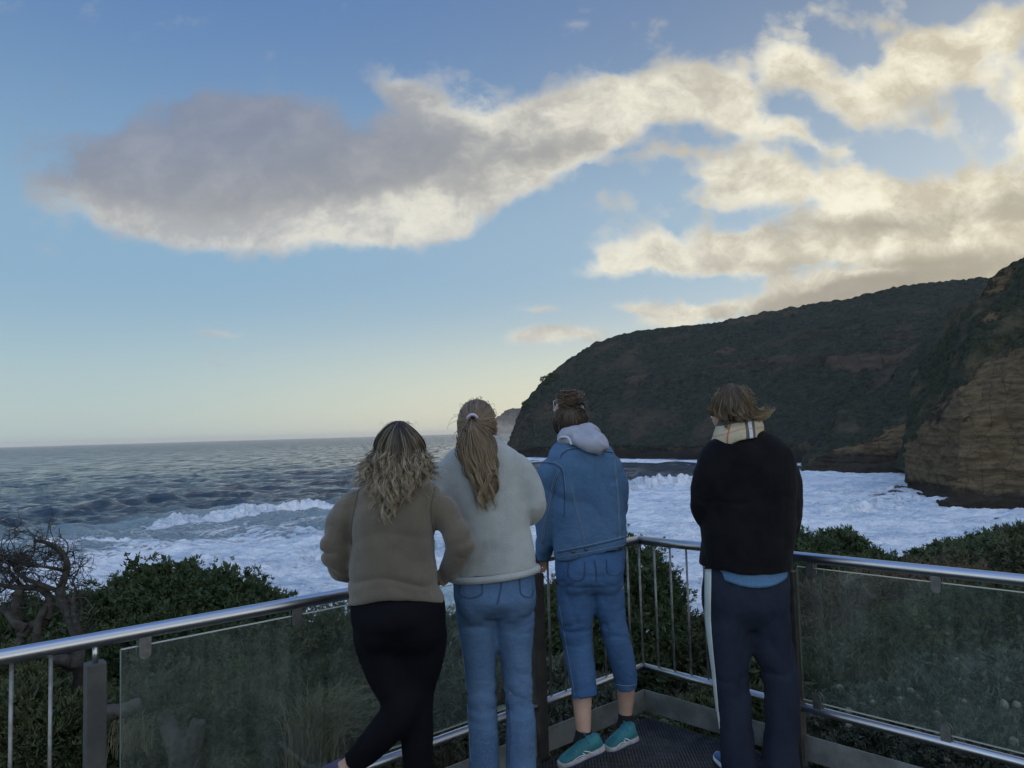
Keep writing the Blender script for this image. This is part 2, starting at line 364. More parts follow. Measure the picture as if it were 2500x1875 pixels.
crest([(1440, 1212), (1530, 1200), (1600, 1192), (1680, 1190), (1730, 1186), (1830, 1180)], 3.0, 7, 4.4, 7, 1.0, 1.2)
crest([(1930, 1262), (2030, 1255), (2130, 1242), (2210, 1228), (2290, 1232)], 3.0, 8, 1.9, 7, 1.0, 1.0)
crest([(1950, 1212), (2050, 1206), (2150, 1198), (2230, 1205)], 3, 6, .8, 6, 1.0, 1.0)
crest([(1290, 1127), (1400, 1126), (1560, 1128), (1700, 1131)], 4, 6, 1.4, 8, 1.0, 1.2)
foam = np.clip(foam, 0, 1)
rows = 1-np.abs(perlin(np.stack([X*.022+.3*lump, Y*.060+.35*lump, X*0], -1)))*2.4
h += foam*(.20*lump2+.30*lump+.42*np.clip(rows, 0, 1)**3)*smooth(900, 300, RR.ravel())
Z = SEA+h
sea_me = np_mesh('sea', np.stack([X, Y, Z], -1), grid_faces(nr, na)[:, ::-1], True, {'foam': foam, 'aer': aer, 'far': smooth(250, 2500, RR.ravel()), 'far2': smooth(140, 700, RR.ravel())})
m = bpy.data.materials.new('sea_water'); m.use_nodes = True; t = NT(m.node_tree); b = m.node_tree.nodes['Principled BSDF']
co = t.coord('Object'); fo = t.attr('foam'); ae = t.attr('aer'); far = t.attr('far')
flow = t.mapping(co, rot=(0, 0, R(12)), scale=(.55, 1.0, 1))
wob = t.vmath('ADD', flow, t.vmath('SCALE', t.vmath('SUBTRACT', t.noise(flow, .16, 4, .6, color=True), (.5, .5, .5)), 9.0))
lace = t.voronoi(wob, .16, 'DISTANCE_TO_EDGE'); lace2 = t.voronoi(wob, .46, 'DISTANCE_TO_EDGE')
web = t.math('MAXIMUM', t.ramp(lace, 0.0, .17, 1, 0), t.math('MULTIPLY', t.ramp(lace2, 0.0, .2, 1, 0), .7))
patch = t.noise(flow, .09, 5, .62); finef = t.noise(flow, 1.1, 5, .7)
f1 = t.math('ADD', t.math('MULTIPLY', fo, 1.5), t.math('MULTIPLY', t.math('SUBTRACT', patch, .5), 1.5))
f1 = t.math('ADD', f1, t.math('MULTIPLY', t.math('SUBTRACT', finef, .5), .9))
f1 = t.math('ADD', f1, t.math('MULTIPLY', t.math('MULTIPLY', web, .55), t.math('ADD', t.math('MULTIPLY', ae, 1.15), .0)))
caps_ = t.math('MULTIPLY', t.ramp(t.noise(t.mapping(co, scale=(.35, 1, 1)), .13, 7, .72), .66, .72), .55)
cover = t.ramp(f1, .42, 1.05)
gust = t.noise(t.mapping(co, scale=(.06, .013, 1)), 1.0, 8, .82); gust2 = t.noise(t.mapping(co, rot=(0, 0, R(6)), scale=(.40, .12, 1)), 1.0, 7, .8)
gs = t.math('ADD', t.math('MULTIPLY', gust, .6), t.math('MULTIPLY', gust2, .4)); chop = t.math('MULTIPLY', t.ramp(gs, .43, .57), t.ramp(far, 0, .06, .7, 1))
caps2 = t.math('MULTIPLY', t.ramp(t.noise(t.mapping(co, scale=(.16, .045, 1)), 1.0, 7, .74), .67, .74), t.math('MULTIPLY', t.ramp(far, 0, .2), .5))
cover = t.math('MAXIMUM', t.math('MAXIMUM', cover, caps_), caps2)
fcol = t.mix(t.ramp(t.math('ADD', t.math('MULTIPLY', t.noise(flow, .28, 7, .7), .6), t.math('MULTIPLY', patch, .4)), .38, .58), (.52, .63, .73), (.93, .95, .96))
wbase = t.mix(t.math('MULTIPLY', chop, t.ramp(far, 0, .15)), (.020, .036, .056), (.045, .065, .095)); wcol = t.mix(t.math('MULTIPLY', ae, .8), wbase, (.27, .36, .385))
t.put(b.inputs['Base Color'], t.mix(cover, wcol, fcol))
t.put(b.inputs['Roughness'], t.math('ADD', t.math('MULTIPLY', cover, .5), t.math('ADD', .13, t.math('MULTIPLY', far, .05))))
b.inputs['IOR'].default_value = 1.33; sp_ = t.math('MULTIPLY', t.math('SUBTRACT', .5, t.math('MULTIPLY', far, .36)), t.math('SUBTRACT', 1.5, t.math('MULTIPLY', chop, 1.35)))
t.put(b.inputs['Specular IOR Level'], t.math('MULTIPLY', sp_, t.math('SUBTRACT', 1, t.math('MULTIPLY', cover, .8))))
rip = t.noise(t.mapping(co, rot=(0, 0, R(10)), scale=(.5, 1, 1)), .42, 8, .68)
rip2 = t.noise(t.mapping(co, rot=(0, 0, R(-8)), scale=(.4, 1, 1)), .055, 5, .6)
n1 = t.bump(t.noise(t.mapping(co, scale=(.35, 1, 1)), .016, 6, .65), 1.0, 14.0); n1 = t.bump(rip2, 1.0, 2.6, n1); n1 = t.bump(rip, 1.0, 1.1, n1); n1 = t.bump(t.math('MULTIPLY', cover, t.math('ADD', finef, t.math('MULTIPLY', patch, 3.0))), .8, .6, n1)
def slopes(scale, amount, mask):
    nz = t.vmath('SUBTRACT', t.noise(t.mapping(co, scale=scale), 1.0, 5, .72, color=True), (.5, .5, .5)); nz = t.vmath('MULTIPLY', nz, (.6*amount, 1.0*amount, 0))
    return t.vmath('SCALE', nz, mask)
fk = t.attr('far2'); open_w = t.math('SUBTRACT', 1, t.math('MULTIPLY', cover, .8))
n2 = t.vmath('ADD', n1, slopes((.10, .022, 1), 4.4, t.math('MULTIPLY', fk, open_w)))
n2 = t.vmath('ADD', n2, slopes((.38, .13, 1), 2.0, t.math('MULTIPLY', t.math('SUBTRACT', 1, t.math('MULTIPLY', fk, .5)), open_w)))
t.put(b.inputs['Normal'], t.vmath('NORMALIZE', n2))
link('sea', sea_me, m); tag(bpy.data.objects['sea'], kind='structure', label='dark choppy sea breaking into white foam in the bay', cat='sea')

# ================================================================== THE LAND BEYOND THE BAY
def interp_cols(pts, n):
    P = catmull(np.array(pts, float), 12); s = np.concatenate([[0], np.cumsum(np.linalg.norm(np.diff(P, axis=0), axis=1))])
    q = np.linspace(0, s[-1], n); return np.stack([np.interp(q, s, P[:, k]) for k in range(P.shape[1])], -1)
def headland(name, cols, n, rows, profile, rough, back, strata, vegfn, label, cat, kind=None):
    """cols: (base px, base py, top px, top py, setback metres). A solid landform: sea-level foot, face, skyline, plateau falling away behind"""
    C = interp_cols(cols, n); B = np.array([at(a, b_, SEA) for a, b_ in C[:, :2]])
    T = []
    for (bx, by, tx, ty, sb), bb in zip(C, B):
        d = ray(tx, ty); Yt = bb[1]*1.0 + sb; T.append(d*(Yt/d[1])+np.array([0, 0, H]))
    T = np.array(T); ts = np.linspace(0, 1, rows); hz = np.interp(ts, [p[0] for p in profile], [p[1] for p in profile]); vt = np.interp(ts, [p[0] for p in profile], [p[2] for p in profile])
    V = B[None]*(1-hz)[:, None, None] + T[None]*hz[:, None, None]
    V[:, :, 2] = SEA-3 + (T[None, :, 2]-SEA+3)*vt[:, None]
    bk = []
    for q in np.linspace(0.06, 1, 14):
        away = T - np.array([0, 0, H]); away[:, 2] = 0; away /= np.linalg.norm(away, axis=1)[:, None]
        P = T + away*back*q; P[:, 2] = SEA-3+(T[:, 2]-SEA+3)*(1-q**1.6)-0.4*q*0; bk.append(P)
    V = np.concatenate([V, np.array(bk)]); nrow = V.shape[0]
    TT = np.concatenate([ts, np.linspace(1.01, 2, 14)])[:, None].repeat(n, 1).ravel()
    flat = V.reshape(-1, 3); F = grid_faces(nrow, n)
    nrm = np.cross(np.gradient(V, axis=1).reshape(-1, 3), np.gradient(V, axis=0).reshape(-1, 3)); nrm /= np.linalg.norm(nrm, axis=1)[:, None]+1e-9
    damp = np.clip(TT*12, 0.25, 1)
    veg = np.clip(vegfn(flat, TT, nrm), 0, 1)
    dsp = 0
    for lam, amp in rough: dsp = dsp + amp*perlin(flat/lam+3.1)
    st, sa = strata
    ledge = perlin(np.stack([flat[:, 0]/st/14, flat[:, 1]/st/14, flat[:, 2]/st], -1)); ledge = np.sign(ledge)*np.abs(ledge)**.6
    dsp = dsp + sa*ledge*(1-veg)
    cl = np.abs(perlin(flat/rough[-1][0]/1.6)); dsp = dsp + rough[-1][1]*3.0*veg*(cl-.2)
    flat = flat + nrm*(dsp*damp)[:, None]
    me = np_mesh(name, flat, F, True, {'veg': veg, 'tt': TT})
    return me
def land_mat(name, rock, rock2, red, scrub, scrub2, lam, dist, wet=4.0):
    m = bpy.data.materials.new(name); m.use_nodes = True; t = NT(m.node_tree); b = m.node_tree.nodes['Principled BSDF']
    co = t.coord('Object'); vg = t.attr('veg'); s_ = 1/lam
    wv = t.vmath('ADD', co, t.vmath('SCALE', t.noise(co, s_*.12, 3, .5, color=True), lam*2.2)); strat = t.noise(t.mapping(wv, rot=(R(2), R(-1.5), 0), scale=(.20, .20, 1)), s_*1.8, 9, .76)
    blot = t.noise(co, s_*.35, 6, .6)
    rk = t.mix(t.ramp(strat, .36, .62), rock, rock2); rk = t.mix(t.ramp(blot, .52, .7), rk, red)
    crack = t.voronoi(t.mapping(t.vmath('ADD', co, t.vmath('SCALE', t.noise(co, s_*.8, 3, .6, color=True), lam*.8)), scale=(.75, .75, .28)), s_*.5, 'DISTANCE_TO_EDGE')
    rk = t.mix(t.ramp(crack, 0, .035, .45, 0), rk, tuple(c*.3 for c in rock))
    sc = t.mix(t.ramp(t.noise(co, s_*.9, 6, .7), .35, .65), scrub, scrub2); sc = t.mix(t.ramp(t.noise(co, s_*.12, 4, .6), .5, .68), sc, tuple(.5*a+.5*c for a, c in zip(scrub2, red)))
    vmask = t.ramp(t.math('ADD', vg, t.math('MULTIPLY', t.math('SUBTRACT', t.noise(co, s_*.6, 8, .76), .5), 1.9)), .40, .58)
    zz = t.new('ShaderNodeSeparateXYZ'); t.l.new(co, zz.inputs[0]); wl = t.math('ADD', zz.outputs[2], t.math('MULTIPLY', t.math('SUBTRACT', t.noise(co, s_*.5, 4, .6), .5), wet*1.2))
    rk = t.mix(t.ramp(wl, SEA+wet*.75, SEA+wet*1.15, .8, 0), rk, (.030, .028, .026))
    t.put(b.inputs['Base Color'], t.mix(vmask, rk, sc)); b.inputs['Roughness'].default_value = .92; b.inputs['Specular IOR Level'].default_value = .15
    clump = t.voronoi(t.vmath('ADD', co, t.vmath('SCALE', t.noise(co, s_, 3, .6, color=True), lam*.5)), s_*1.5)
    hgt = t.mix(vmask, t.math('ADD', t.math('MULTIPLY', strat, 2.6), t.math('MULTIPLY', t.ramp(crack, 0, .08), .5)), t.math('MULTIPLY', clump, -1.4))
    n1 = t.bump(hgt, 1.0, dist); n1 = t.bump(t.noise(co, s_*4, 6, .7), .9, dist*.4, n1)
    t.put(b.inputs['Normal'], n1); return m

# far headland across the bay
A = [(1236, 1105, 1232, 1108, 4), (1243, 1109, 1244, 1090, 12), (1247, 1111, 1258, 1035, 20), (1252, 1112, 1283, 983, 34), (1262, 1113, 1334, 927, 60), (1290, 1114, 1401, 870, 95), (1345, 1115, 1503, 823, 130), (1440, 1117, 1627, 797, 160), (1600, 1120, 1808, 774, 190), (1760, 1124, 1989, 740, 215), (1930, 1129, 2147, 712, 235), (2080, 1134, 2317, 687, 250), (2230, 1138, 2415, 676, 250), (2420, 1140, 2560, 664, 250), (2700, 1140, 2800, 640, 250)]
def vegA(P, T, N):
    v_ = .80 + .25*perlin(P/60.) ; v_ -= .9*np.exp(-((T-.0)/.075)**2)*1.2
    band = np.exp(-((T-.50-.10*perlin(P*[1/150., 1/150., 0]))/.035)**2)*(.35+.7*perlin(P/42.+5)); v_ -= np.clip(band, 0, 1)*1.1
    band = np.exp(-((T-.66)/.03)**2)*np.clip(perlin(P/55.+11)*1.6, 0, 1); v_ -= band
    v_ -= .65*smooth(1300, 1240, project(P)[0])*smooth(1.0, .2, T)
    return v_
me = headland('far_headland', A, 620, 260, [(0, 0, 0), (.10, .02, .10), (.16, .09, .14), (.40, .36, .42), (.47, .41, .50), (.56, .50, .58), (.80, .80, .84), (1, 1, 1)],
              [(95, 4.5), (45, 1.6), (20, .9), (9, .9), (4.2, .85)], 420, (3.5, 1.3), vegA, '', '')
hA = link('headland_hill', me, land_mat('headland_scrub', (.085, .068, .050), (.135, .105, .075), (.105, .070, .052), (.024, .030, .022), (.046, .052, .036), 5.0, 2.2, 7.0))
tag(hA, 'long scrub covered headland sloping down to the sea across the bay', 'headland', kind='structure')
# middle promontory
B_ = [(1968, 1150, 1966, 1151, 2), (1970, 1151, 1970, 1120, 6), (1976, 1152, 1987, 1103, 12), (2000, 1153, 2011, 1064, 22), (2040, 1154, 2040, 1015, 40), (2085, 1156, 2085, 978, 60), (2140, 1156, 2145, 943, 80), (2199, 1156, 2199, 892, 95), (2240, 1156, 2250, 855, 105), (2300, 1156, 2320, 800, 115), (2420, 1156, 2420, 740, 120), (2600, 1156, 2600, 700, 120)]
def vegB(P, T, N): return .9 + .3*perlin(P/30.) - 1.1*smooth(.44, .34, T+.05*perlin(P/14.))
me = headland('mid', B_, 300, 200, [(0, 0, 0), (.10, .02, .13), (.15, .13, .16), (.38, .20, .42), (.45, .28, .47), (.75, .66, .76), (1, 1, 1)], [(30, 3.6), (12, 2.0), (4.5, .9), (2.0, .4)], 150, (1.7, .6), vegB, '', '')
hB = link('cliff_promontory', me, land_mat('promontory_rock', (.105, .083, .055), (.24, .18, .11), (.13, .095, .06), (.022, .027, .019), (.046, .050, .032), 2.6, .9, 9.0))
tag(hB, 'low sandstone promontory under dark scrub in the middle of the bay', 'cliff', kind='structure')
# near cliff at the right
C_ = [(2204, 1166, 2206, 1150, 2), (2205, 1172, 2212, 1105, 5), (2206, 1180, 2230, 1015, 14), (2212, 1194, 2275, 905, 24), (2235, 1207, 2325, 817, 32), (2262, 1217, 2343, 765, 38), (2298, 1236, 2372, 729, 40), (2350, 1240, 2411, 688, 42), (2420, 1241, 2446, 653, 42), (2500, 1243, 2502, 601, 42), (2620, 1250, 2600, 540, 45), (2900, 1262, 2850, 430, 50), (3300, 1290, 3300, 330, 50), (4200, 1380, 4200, 250, 50)]
def vegC(P, T, N):
    b0 = .34+.20*smooth(2235, 2330, project(P)[0]); v_ = smooth(b0-.07, b0+.07, T+.07*perlin(P/13.))
    outc = np.clip(perlin(P/12.+4)*1.5, 0, 1)*smooth(2330, 2420, project(P)[0])*smooth(.3, .5, T)
    return v_*1.0 - .75*outc - .3*smooth(.45, .6, T)*np.clip(perlin(P/6.), 0, 1)
me = headland('near', C_, 420, 300, [(0, 0, 0), (.06, .0, .07), (.10, .08, .10), (.40, .22, .42), (.50, .34, .50), (.75, .62, .76), (.92, .88, .93), (1, 1, 1)], [(34, 4.5), (13, 2.6), (5.0, 1.0), (1.8, .40)], 90, (1.6, .85), vegC, '', '')
hC = link('sandstone_cliff', me, land_mat('sandstone', (.095, .070, .041), (.225, .165, .092), (.155, .108, .064), (.018, .024, .015), (.045, .050, .028), 1.7, .6))
tag(hC, 'tall layered yellow sandstone cliff rising beside the white water', 'cliff', kind='structure')
# the cape far away
D_ = [(1190, 1057.6, 1190, 1056, 10), (1200, 1057.6, 1208, 1026, 60), (1212, 1057.6, 1222, 1014, 90), (1222, 1057.6, 1231, 1005, 100), (1232, 1057.6, 1244, 997, 120), (1255, 1057.6, 1262, 996, 160), (1290, 1057.6, 1285, 995, 160), (1400, 1057.6, 1400, 985, 160)]
D2 = []
for bx, by, tx, ty, sb in D_:
    hy = 1090.6-.0287*bx; D2.append((bx, hy+2.9, tx, ty, sb*2.4))
me = headland('cape', D2, 220, 60, [(0, 0, 0), (.3, .05, .4), (.6, .4, .65), (1, 1, 1)], [(420, 34), (160, 20), (70, 12)], 2500, (80, 5), lambda P, T, N: .5+.4*perlin(P/90.), '', '')
hD = link('distant_cape', me, land_mat('cape_rock', (.10, .09, .08), (.15, .13, .11), (.12, .10, .09), (.03, .04, .03), (.05, .06, .045), 30, 6))
tag(hD, 'pale hazy flat-topped cape on the horizon', 'headland', kind='structure')
# rocks awash
def rock(name, px_, py_, w_, hh, seed, label, grp=None):
    c = at(px_, py_, SEA); V, F, _ = ellipsoid((0, 0, 0), (1, 1, 1), n=40)
    n_ = V.copy(); q = 1+.45*fbm(V*1.4+seed*7.7, 4, .55); V = V*q[:, None]*np.array([w_, w_*.55, hh]); V[:, 2] += .15*perlin(V*[.4, .4, 3.0])
    me = np_mesh(name, V+c+[0, 0, -.1], F); o = link(name, me, MROCK, loc=Vector(c)); tag(o, label, 'rock', grp); return o
MROCK = mat('wet_rock', (.055, .04, .032), .35, var=(.14, .09, .06), vscale=1.2, bump=.8, bscale=2.5, bdist=.3)
rock('sea_rock', 2150, 1214, 4.2, 1.0, 1, 'flat brown reef rock in the foam left of the cliff foot')
rock('sea_rock', 2200, 1199, 3.0, 1.6, 2, 'small dark rock touching the foot of the near cliff')
rock('sea_rock', 2447, 1274, 2.0, .8, 3, 'small brown rock in the foam at the far right of the bay')
rock('sea_rock', 2185, 1204, 2.6, .9, 4, 'low rock between the flat reef and the near cliff')
# ================================================================== THE LOOKOUT PLATFORM
K = np.array([.725, 4.5]); uL = np.array([-.747, -.665]); uR = np.array([.688, -.727]); uL /= np.linalg.norm(uL); uR /= np.linalg.norm(uR)
def rp(u_, t, z, out=0.0):     # point on a railing line, t metres from the corner
    n_ = np.array([uL[1], -uL[0]]) if u_ is uL else np.array([-uR[1], uR[0]])
    if n_@K < 0: n_ = -n_
    p = K+u_*t+n_*out; return np.array([p[0], p[1], z])
def steel_fn(t, co, c, b):
    t.put(b.inputs['Roughness'], t.ramp(t.noise(co, 6, 3, .5), .3, .7, .27, .34)); return c
STEEL = mat('brushed_steel', (.50, .51, .53), .28, metal=1.0, fn=steel_fn, bump=.05, bscale=300, bdist=.0006)
DSTEEL = mat('galvanised_bar', (.30, .31, .32), .5, metal=.7, var=(.18, .18, .18), vscale=20)
POST = mat('post_paint', (.045, .048, .050), .55, var=(.070, .072, .070), vscale=10, bump=.3, bscale=90)
DPOST = mat('dark_post', (.028, .026, .026), .6, var=(.045, .04, .038), vscale=14, bump=.3, bscale=90)
TOE = mat('weathered_plate', (.20, .21, .205), .6, metal=.2, var=(.11, .12, .115), vscale=7, bump=.25, bscale=60)
CLAMP = mat('satin_clamp', (.20, .205, .205), .5, metal=.8, var=(.13, .135, .14), vscale=30)
def glass_mat():
    m = bpy.data.materials.new('salty_glass'); m.use_nodes = True; t = NT(m.node_tree); m.node_tree.nodes.clear()
    out = t.new('ShaderNodeOutputMaterial'); co = t.coord('Object')
    tr = t.new('ShaderNodeBsdfTransparent'); tr.inputs[0].default_value = (.88, .94, .91, 1)
    df = t.new('ShaderNodeBsdfDiffuse'); df.inputs[0].default_value = (.40, .46, .44, 1)
    gl = t.new('ShaderNodeBsdfGlossy'); gl.inputs['Roughness'].default_value = .03; gl.inputs[0].default_value = (1, 1, 1, 1)
    film = t.math('MULTIPLY', t.ramp(t.noise(co, 2.2, 6, .7), .3, .75, .02, .085), t.ramp(t.noise(t.mapping(co, scale=(14, 14, .9)), 1.6, 5, .7), .35, .68, .55, 1.55))
    m1 = t.new('ShaderNodeMixShader'); t.put(m1.inputs[0], film); t.l.new(tr.outputs[0], m1.inputs[1]); t.l.new(df.outputs[0], m1.inputs[2])
    fr = t.new('ShaderNodeFresnel'); fr.inputs[0].default_value = 1.45; m2 = t.new('ShaderNodeMixShader'); t.l.new(fr.outputs[0], m2.inputs[0])
    t.l.new(m1.outputs[0], m2.inputs[1]); t.l.new(gl.outputs[0], m2.inputs[2]); t.l.new(m2.outputs[0], out.inputs[0]); return m
GLASS = glass_mat()
GEDGE = mat('lit_glass_edge', (.46, .50, .48), .25, spec=.8); GSIDE = mat('dim_glass_side', (.16, .22, .20), .3, spec=.6)  # edges painted pale for the light they catch, side edges painted dimmer
def axes_of(u_): a = np.array([u_[0], u_[1], 0]); return [a, np.cross([0, 0, 1.0], a), [0, 0, 1.0]]
def clamp_part(u_, t_, top):
    """D-shaped plates gripping the glass from both sides"""
    parts = []; a, n_, z_ = [np.array(q) for q in axes_of(u_)]
    for s in (-1, 1):
        prof = []
        if top: prof = [(-.02, .972), (.02, .972), (.02, .915)] + [(.02*math.cos(q), .915+.02*math.sin(q)) for q in np.linspace(0, -math.pi, 10)[1:]]
        else: prof = [(.02, .262), (-.02, .262), (-.02, .318)] + [(.02*math.cos(q), .318+.02*math.sin(q)) for q in np.linspace(math.pi, 0, 10)[1:]]
        k = len(prof); c0 = rp(u_, t_, 0)
        V = np.array([c0+a*p[0]+n_*(s*.0125+w_)+z_*p[1] for w_ in (-.0035, .0035) for p in prof]); j = np.arange(k); j2 = (j+1) % k
        V = np.vstack([V, V[:k].mean(0), V[k:].mean(0)])
        parts.append((V, np.stack([j, j2, j2+k, j+k], -1), np.vstack([np.stack([j2, j, np.full(k, 2*k)], -1), np.stack([j+k, j2+k, np.full(k, 2*k+1)], -1)])))
    parts.append(box(rp(u_, t_, .975 if top else .272), (.03, .018, .012), axes_of(u_)))
    return parts
def railing(u_, label, length, bal, posts, panels, clamps):
    root = thing('railing', rp(u_, 0, 0), label, 'railing', 'steel and glass railings meeting at the platform corner')
    ax = axes_of(u_)
    def tube(name, z, r):
        P = np.array([rp(u_, t, z) for t in np.linspace(-.0, length, 12)]); link(name, mesh_of(name, tube_part(P, r, 28)), STEEL, root)
    tube('top_rail', 1.0135-.025, .025); tube('bottom_rail', .274-.021, .021)
    for t_ in bal:
        P = np.array([rp(u_, t_, z) for z in (.262, .6, .975)]); link('baluster', mesh_of('baluster', tube_part(P, .006, 10)), DSTEEL, root)
    for t_, m_ in posts:
        p = [box(rp(u_, t_, .915/2-.2), (.060, .060, .915+.4), ax)]
        o = link('post', mesh_of('post', p, False), m_, root); bv_ = o.modifiers.new('b', 'BEVEL'); bv_.width = .004; bv_.segments = 2
        pin = link('pin', mesh_of('pin', tube_part(np.array([rp(u_, t_, z) for z in (.9, .94, .975)]), .0085, 12)), STEEL, o)
    for a_, b_ in panels:
        g = link('glass_panel', mesh_of('glass_panel', [box(rp(u_, (a_+b_)/2, .6165), (b_-a_, .010, .645), ax)], False), GLASS, root)
        e = [box(rp(u_, (a_+b_)/2, .9405), (b_-a_, .0104, .003), ax), box(rp(u_, (a_+b_)/2, .2925), (b_-a_, .0104, .003), ax)]
        for q in (a_-.0011, b_+.0011): link('side_edge', mesh_of('side_edge', [box(rp(u_, q, .6165), (.002, .0104, .642), ax)], False), GSIDE, g)
        ed = link('lit_edge', mesh_of('lit_edge', e, False), GEDGE, g)
    for t_, tp in clamps: link('glass_clamp', mesh_of('glass_clamp', clamp_part(u_, t_, tp), False), CLAMP, root)
    tb = link('kick_plate', mesh_of('kick_plate', [box(rp(u_, length/2+.003, .060), (length, .006, .121), ax)], False), TOE, root)
    return root
railing(uL, 'left run of steel railing with a long glass panel and balusters at both ends', 4.6, [.108*k for k in range(1, 8)]+[3.02+.108*k for k in range(12)],
        [(.843, DPOST), (2.89, POST)], [(.90, 2.811)], [(t_, q) for t_ in (1.03, 1.60, 2.168, 2.737) for q in (True, False)])
railing(uR, 'right run of steel railing, balusters at the corner then a wide glass panel', 4.4, [0.0]+[.110*k for k in range(1, 9)],
        [(.940, DPOST), (3.0, DPOST)], [(.978, 2.90)], [(t_, q) for t_ in (1.05, 1.614, 2.18, 2.75) for q in (True, False)])
# perforated walkway plate
def deck_mat():
    m = bpy.data.materials.new('perforated_plate'); m.use_nodes = True; t = NT(m.node_tree); b = m.node_tree.nodes['Principled BSDF']; out = m.node_tree.nodes['Material Output']
    co = t.coord('UV'); sp = t.new('ShaderNodeSeparateXYZ'); t.l.new(t.vmath('SCALE', co, 1/.0225), sp.inputs[0]); x, y = sp.outputs[0], sp.outputs[1]
    def cell(ox, oy):
        fx = t.math('SUBTRACT', t.math('FRACT', t.math('ADD', x, ox)), .5); fy = t.math('SUBTRACT', t.math('FRACT', t.math('ADD', y, oy)), .5)
        return t.math('ADD', t.math('POWER', t.math('MULTIPLY', fx, .8), 2.0), t.math('POWER', fy, 2.0))
    dmin = t.math('MINIMUM', cell(0, 0), cell(.5, .5)); hole = t.ramp(dmin, .040, .052, 1, 0)
    b.inputs['Base Color'].default_value = (.045, .048, .052, 1)
    t.put(b.inputs['Base Color'], t.mix(t.ramp(t.noise(t.coord('Object'), 12, 5, .6), .4, .7), (.04, .043, .047), (.085, .09, .095)))
    b.inputs['Roughness'].default_value = .5; b.inputs['Metallic'].default_value = .5
    t.put(b.inputs['Normal'], t.bump(t.ramp(dmin, .045, .12), .8, .003))
    tr = t.new('ShaderNodeBsdfTransparent'); mx = t.new('ShaderNodeMixShader'); t.put(mx.inputs[0], hole)
    t.l.new(b.outputs[0], mx.inputs[1]); t.l.new(tr.outputs[0], mx.inputs[2]); t.l.new(mx.outputs[0], out.inputs[0]); return m
Kd = np.array([.720, 4.405]); dk = [Kd, Kd+uL*6.2, Kd+uL*6.2+uR*6.2, Kd+uR*6.2]
V = np.array([[p[0], p[1], 0.0] for p in dk]); me = np_mesh('deck', V, np.array([[0, 1, 2, 3]]), False, uv=np.array([[0, 0], [6.2, 0], [6.2, 6.2], [0, 6.2]]))
link('deck', me, deck_mat()); tag(bpy.data.objects['deck'], 'dark perforated metal floor of the lookout platform', 'deck', kind='structure')
fr_parts = [box([*(Kd+uL*3.1), -.05], (6.2, .008, .08), axes_of(uL)), box([*(Kd+uR*3.1), -.05], (6.2, .008, .08), axes_of(uR))]
for q in np.arange(.35, 6.2, .6): fr_parts.append(box([*(Kd+uL*3.1+uR*q), -.09], (6.2, .05, .16), axes_of(uL)))
for t_ in (.3, 2.4, 4.5):
    for u_ in (uL, uR): fr_parts.append(box(rp(u_, t_+.2, -.10), (.08, .20, .012), axes_of(u_)))
link('deck_frame', mesh_of('deck_frame', fr_parts, False), DPOST); tag(bpy.data.objects['deck_frame'], 'dark steel joists under the lookout floor', 'deck frame', kind='structure')
# ================================================================== THE FOUR PEOPLE
def rot_pts(V, yaw=0, pitch=0, roll=0): return V@np.array(Matrix.Rotation(yaw, 3, 'Z') @ Matrix.Rotation(pitch, 3, 'X') @ Matrix.Rotation(roll, 3, 'Y')).T
def limb(pts, n=18, sub=4, flat=False, side=(1, 0, 0)):
    """pts: (px,py,Y,r) read off the photo, or ((x,y,z), r)"""
    L = []
    for q in pts:
        if len(q) == 2: L.append([*q[0], q[1], q[1]])
        elif len(q) == 4: L.append([*pp(q[0], q[1], q[2]), q[3], q[3]])
        else: L.append([*pp(q[0], q[1], q[2]), q[3], q[4]])
    return loft(L, side, n, sub)
def trunk(rows, n=36, power=2.3):
    """rows: (left px, right px, py, Y, half depth): horizontal body sections"""
    L = [[*pp((a+b_)/2, y, Y), (b_-a)/2/FPX*Y, d] for a, b_, y, Y, d in rows]
    L = sorted(L, key=lambda r: r[2]); return loft(L, (1, 0, 0), n, 5, power, flat=True)
def head_parts(c, yaw, pitch, s=1.0):
    P = [ellipsoid((0, -.012, .022), (.075, .094, .098)), ellipsoid((0, .030, -.052), (.055, .062, .062)), ellipsoid((0, .045, -.015), (.062, .050, .065)),
         loft([[0, .088, .015, .006, .006], [0, .100, -.012, .009, .010], [0, .103, -.025, .013, .010], [0, .092, -.032, .008, .006]], n=12),
         ellipsoid((0, .085, -.058), (.024, .010, .006)), ellipsoid((0, .086, -.068), (.020, .010, .007)), ellipsoid((0, .070, -.098), (.024, .020, .018)),
         ellipsoid((0, .080, .038), (.050, .014, .010))]
    for s_ in (-1, 1): P += [ellipsoid((s_*.077, -.002, -.012), (.010, .019, .031), (0, 0, s_*.3)), ellipsoid((s_*.036, .060, -.028), (.020, .022, .018))]
    P = [(rot_pts(V*s, yaw, pitch)+np.array(c), a, b_) for V, a, b_ in P]; n0 = rot_pts(np.array([[0, -.015, -.045]]), yaw, pitch)[0]+np.array(c); c_ = np.array(c)
    P.append(loft([[*n0, .053, .056], [*(c_+[0, -.012, -.11]), .050, .052], [*(c_+[0, -.005, -.18]), .052, .052]], n=20)); return P
def eyes(c, yaw, pitch, parent):
    for s_ in (-1, 1):
        V, a, b_ = ellipsoid((s_*.032, .080, .010), (.012, .012, .011), n=16); o = link('eye', mesh_of('eye', [(rot_pts(V, yaw, pitch)+np.array(c), a, b_)]), EYE, parent)
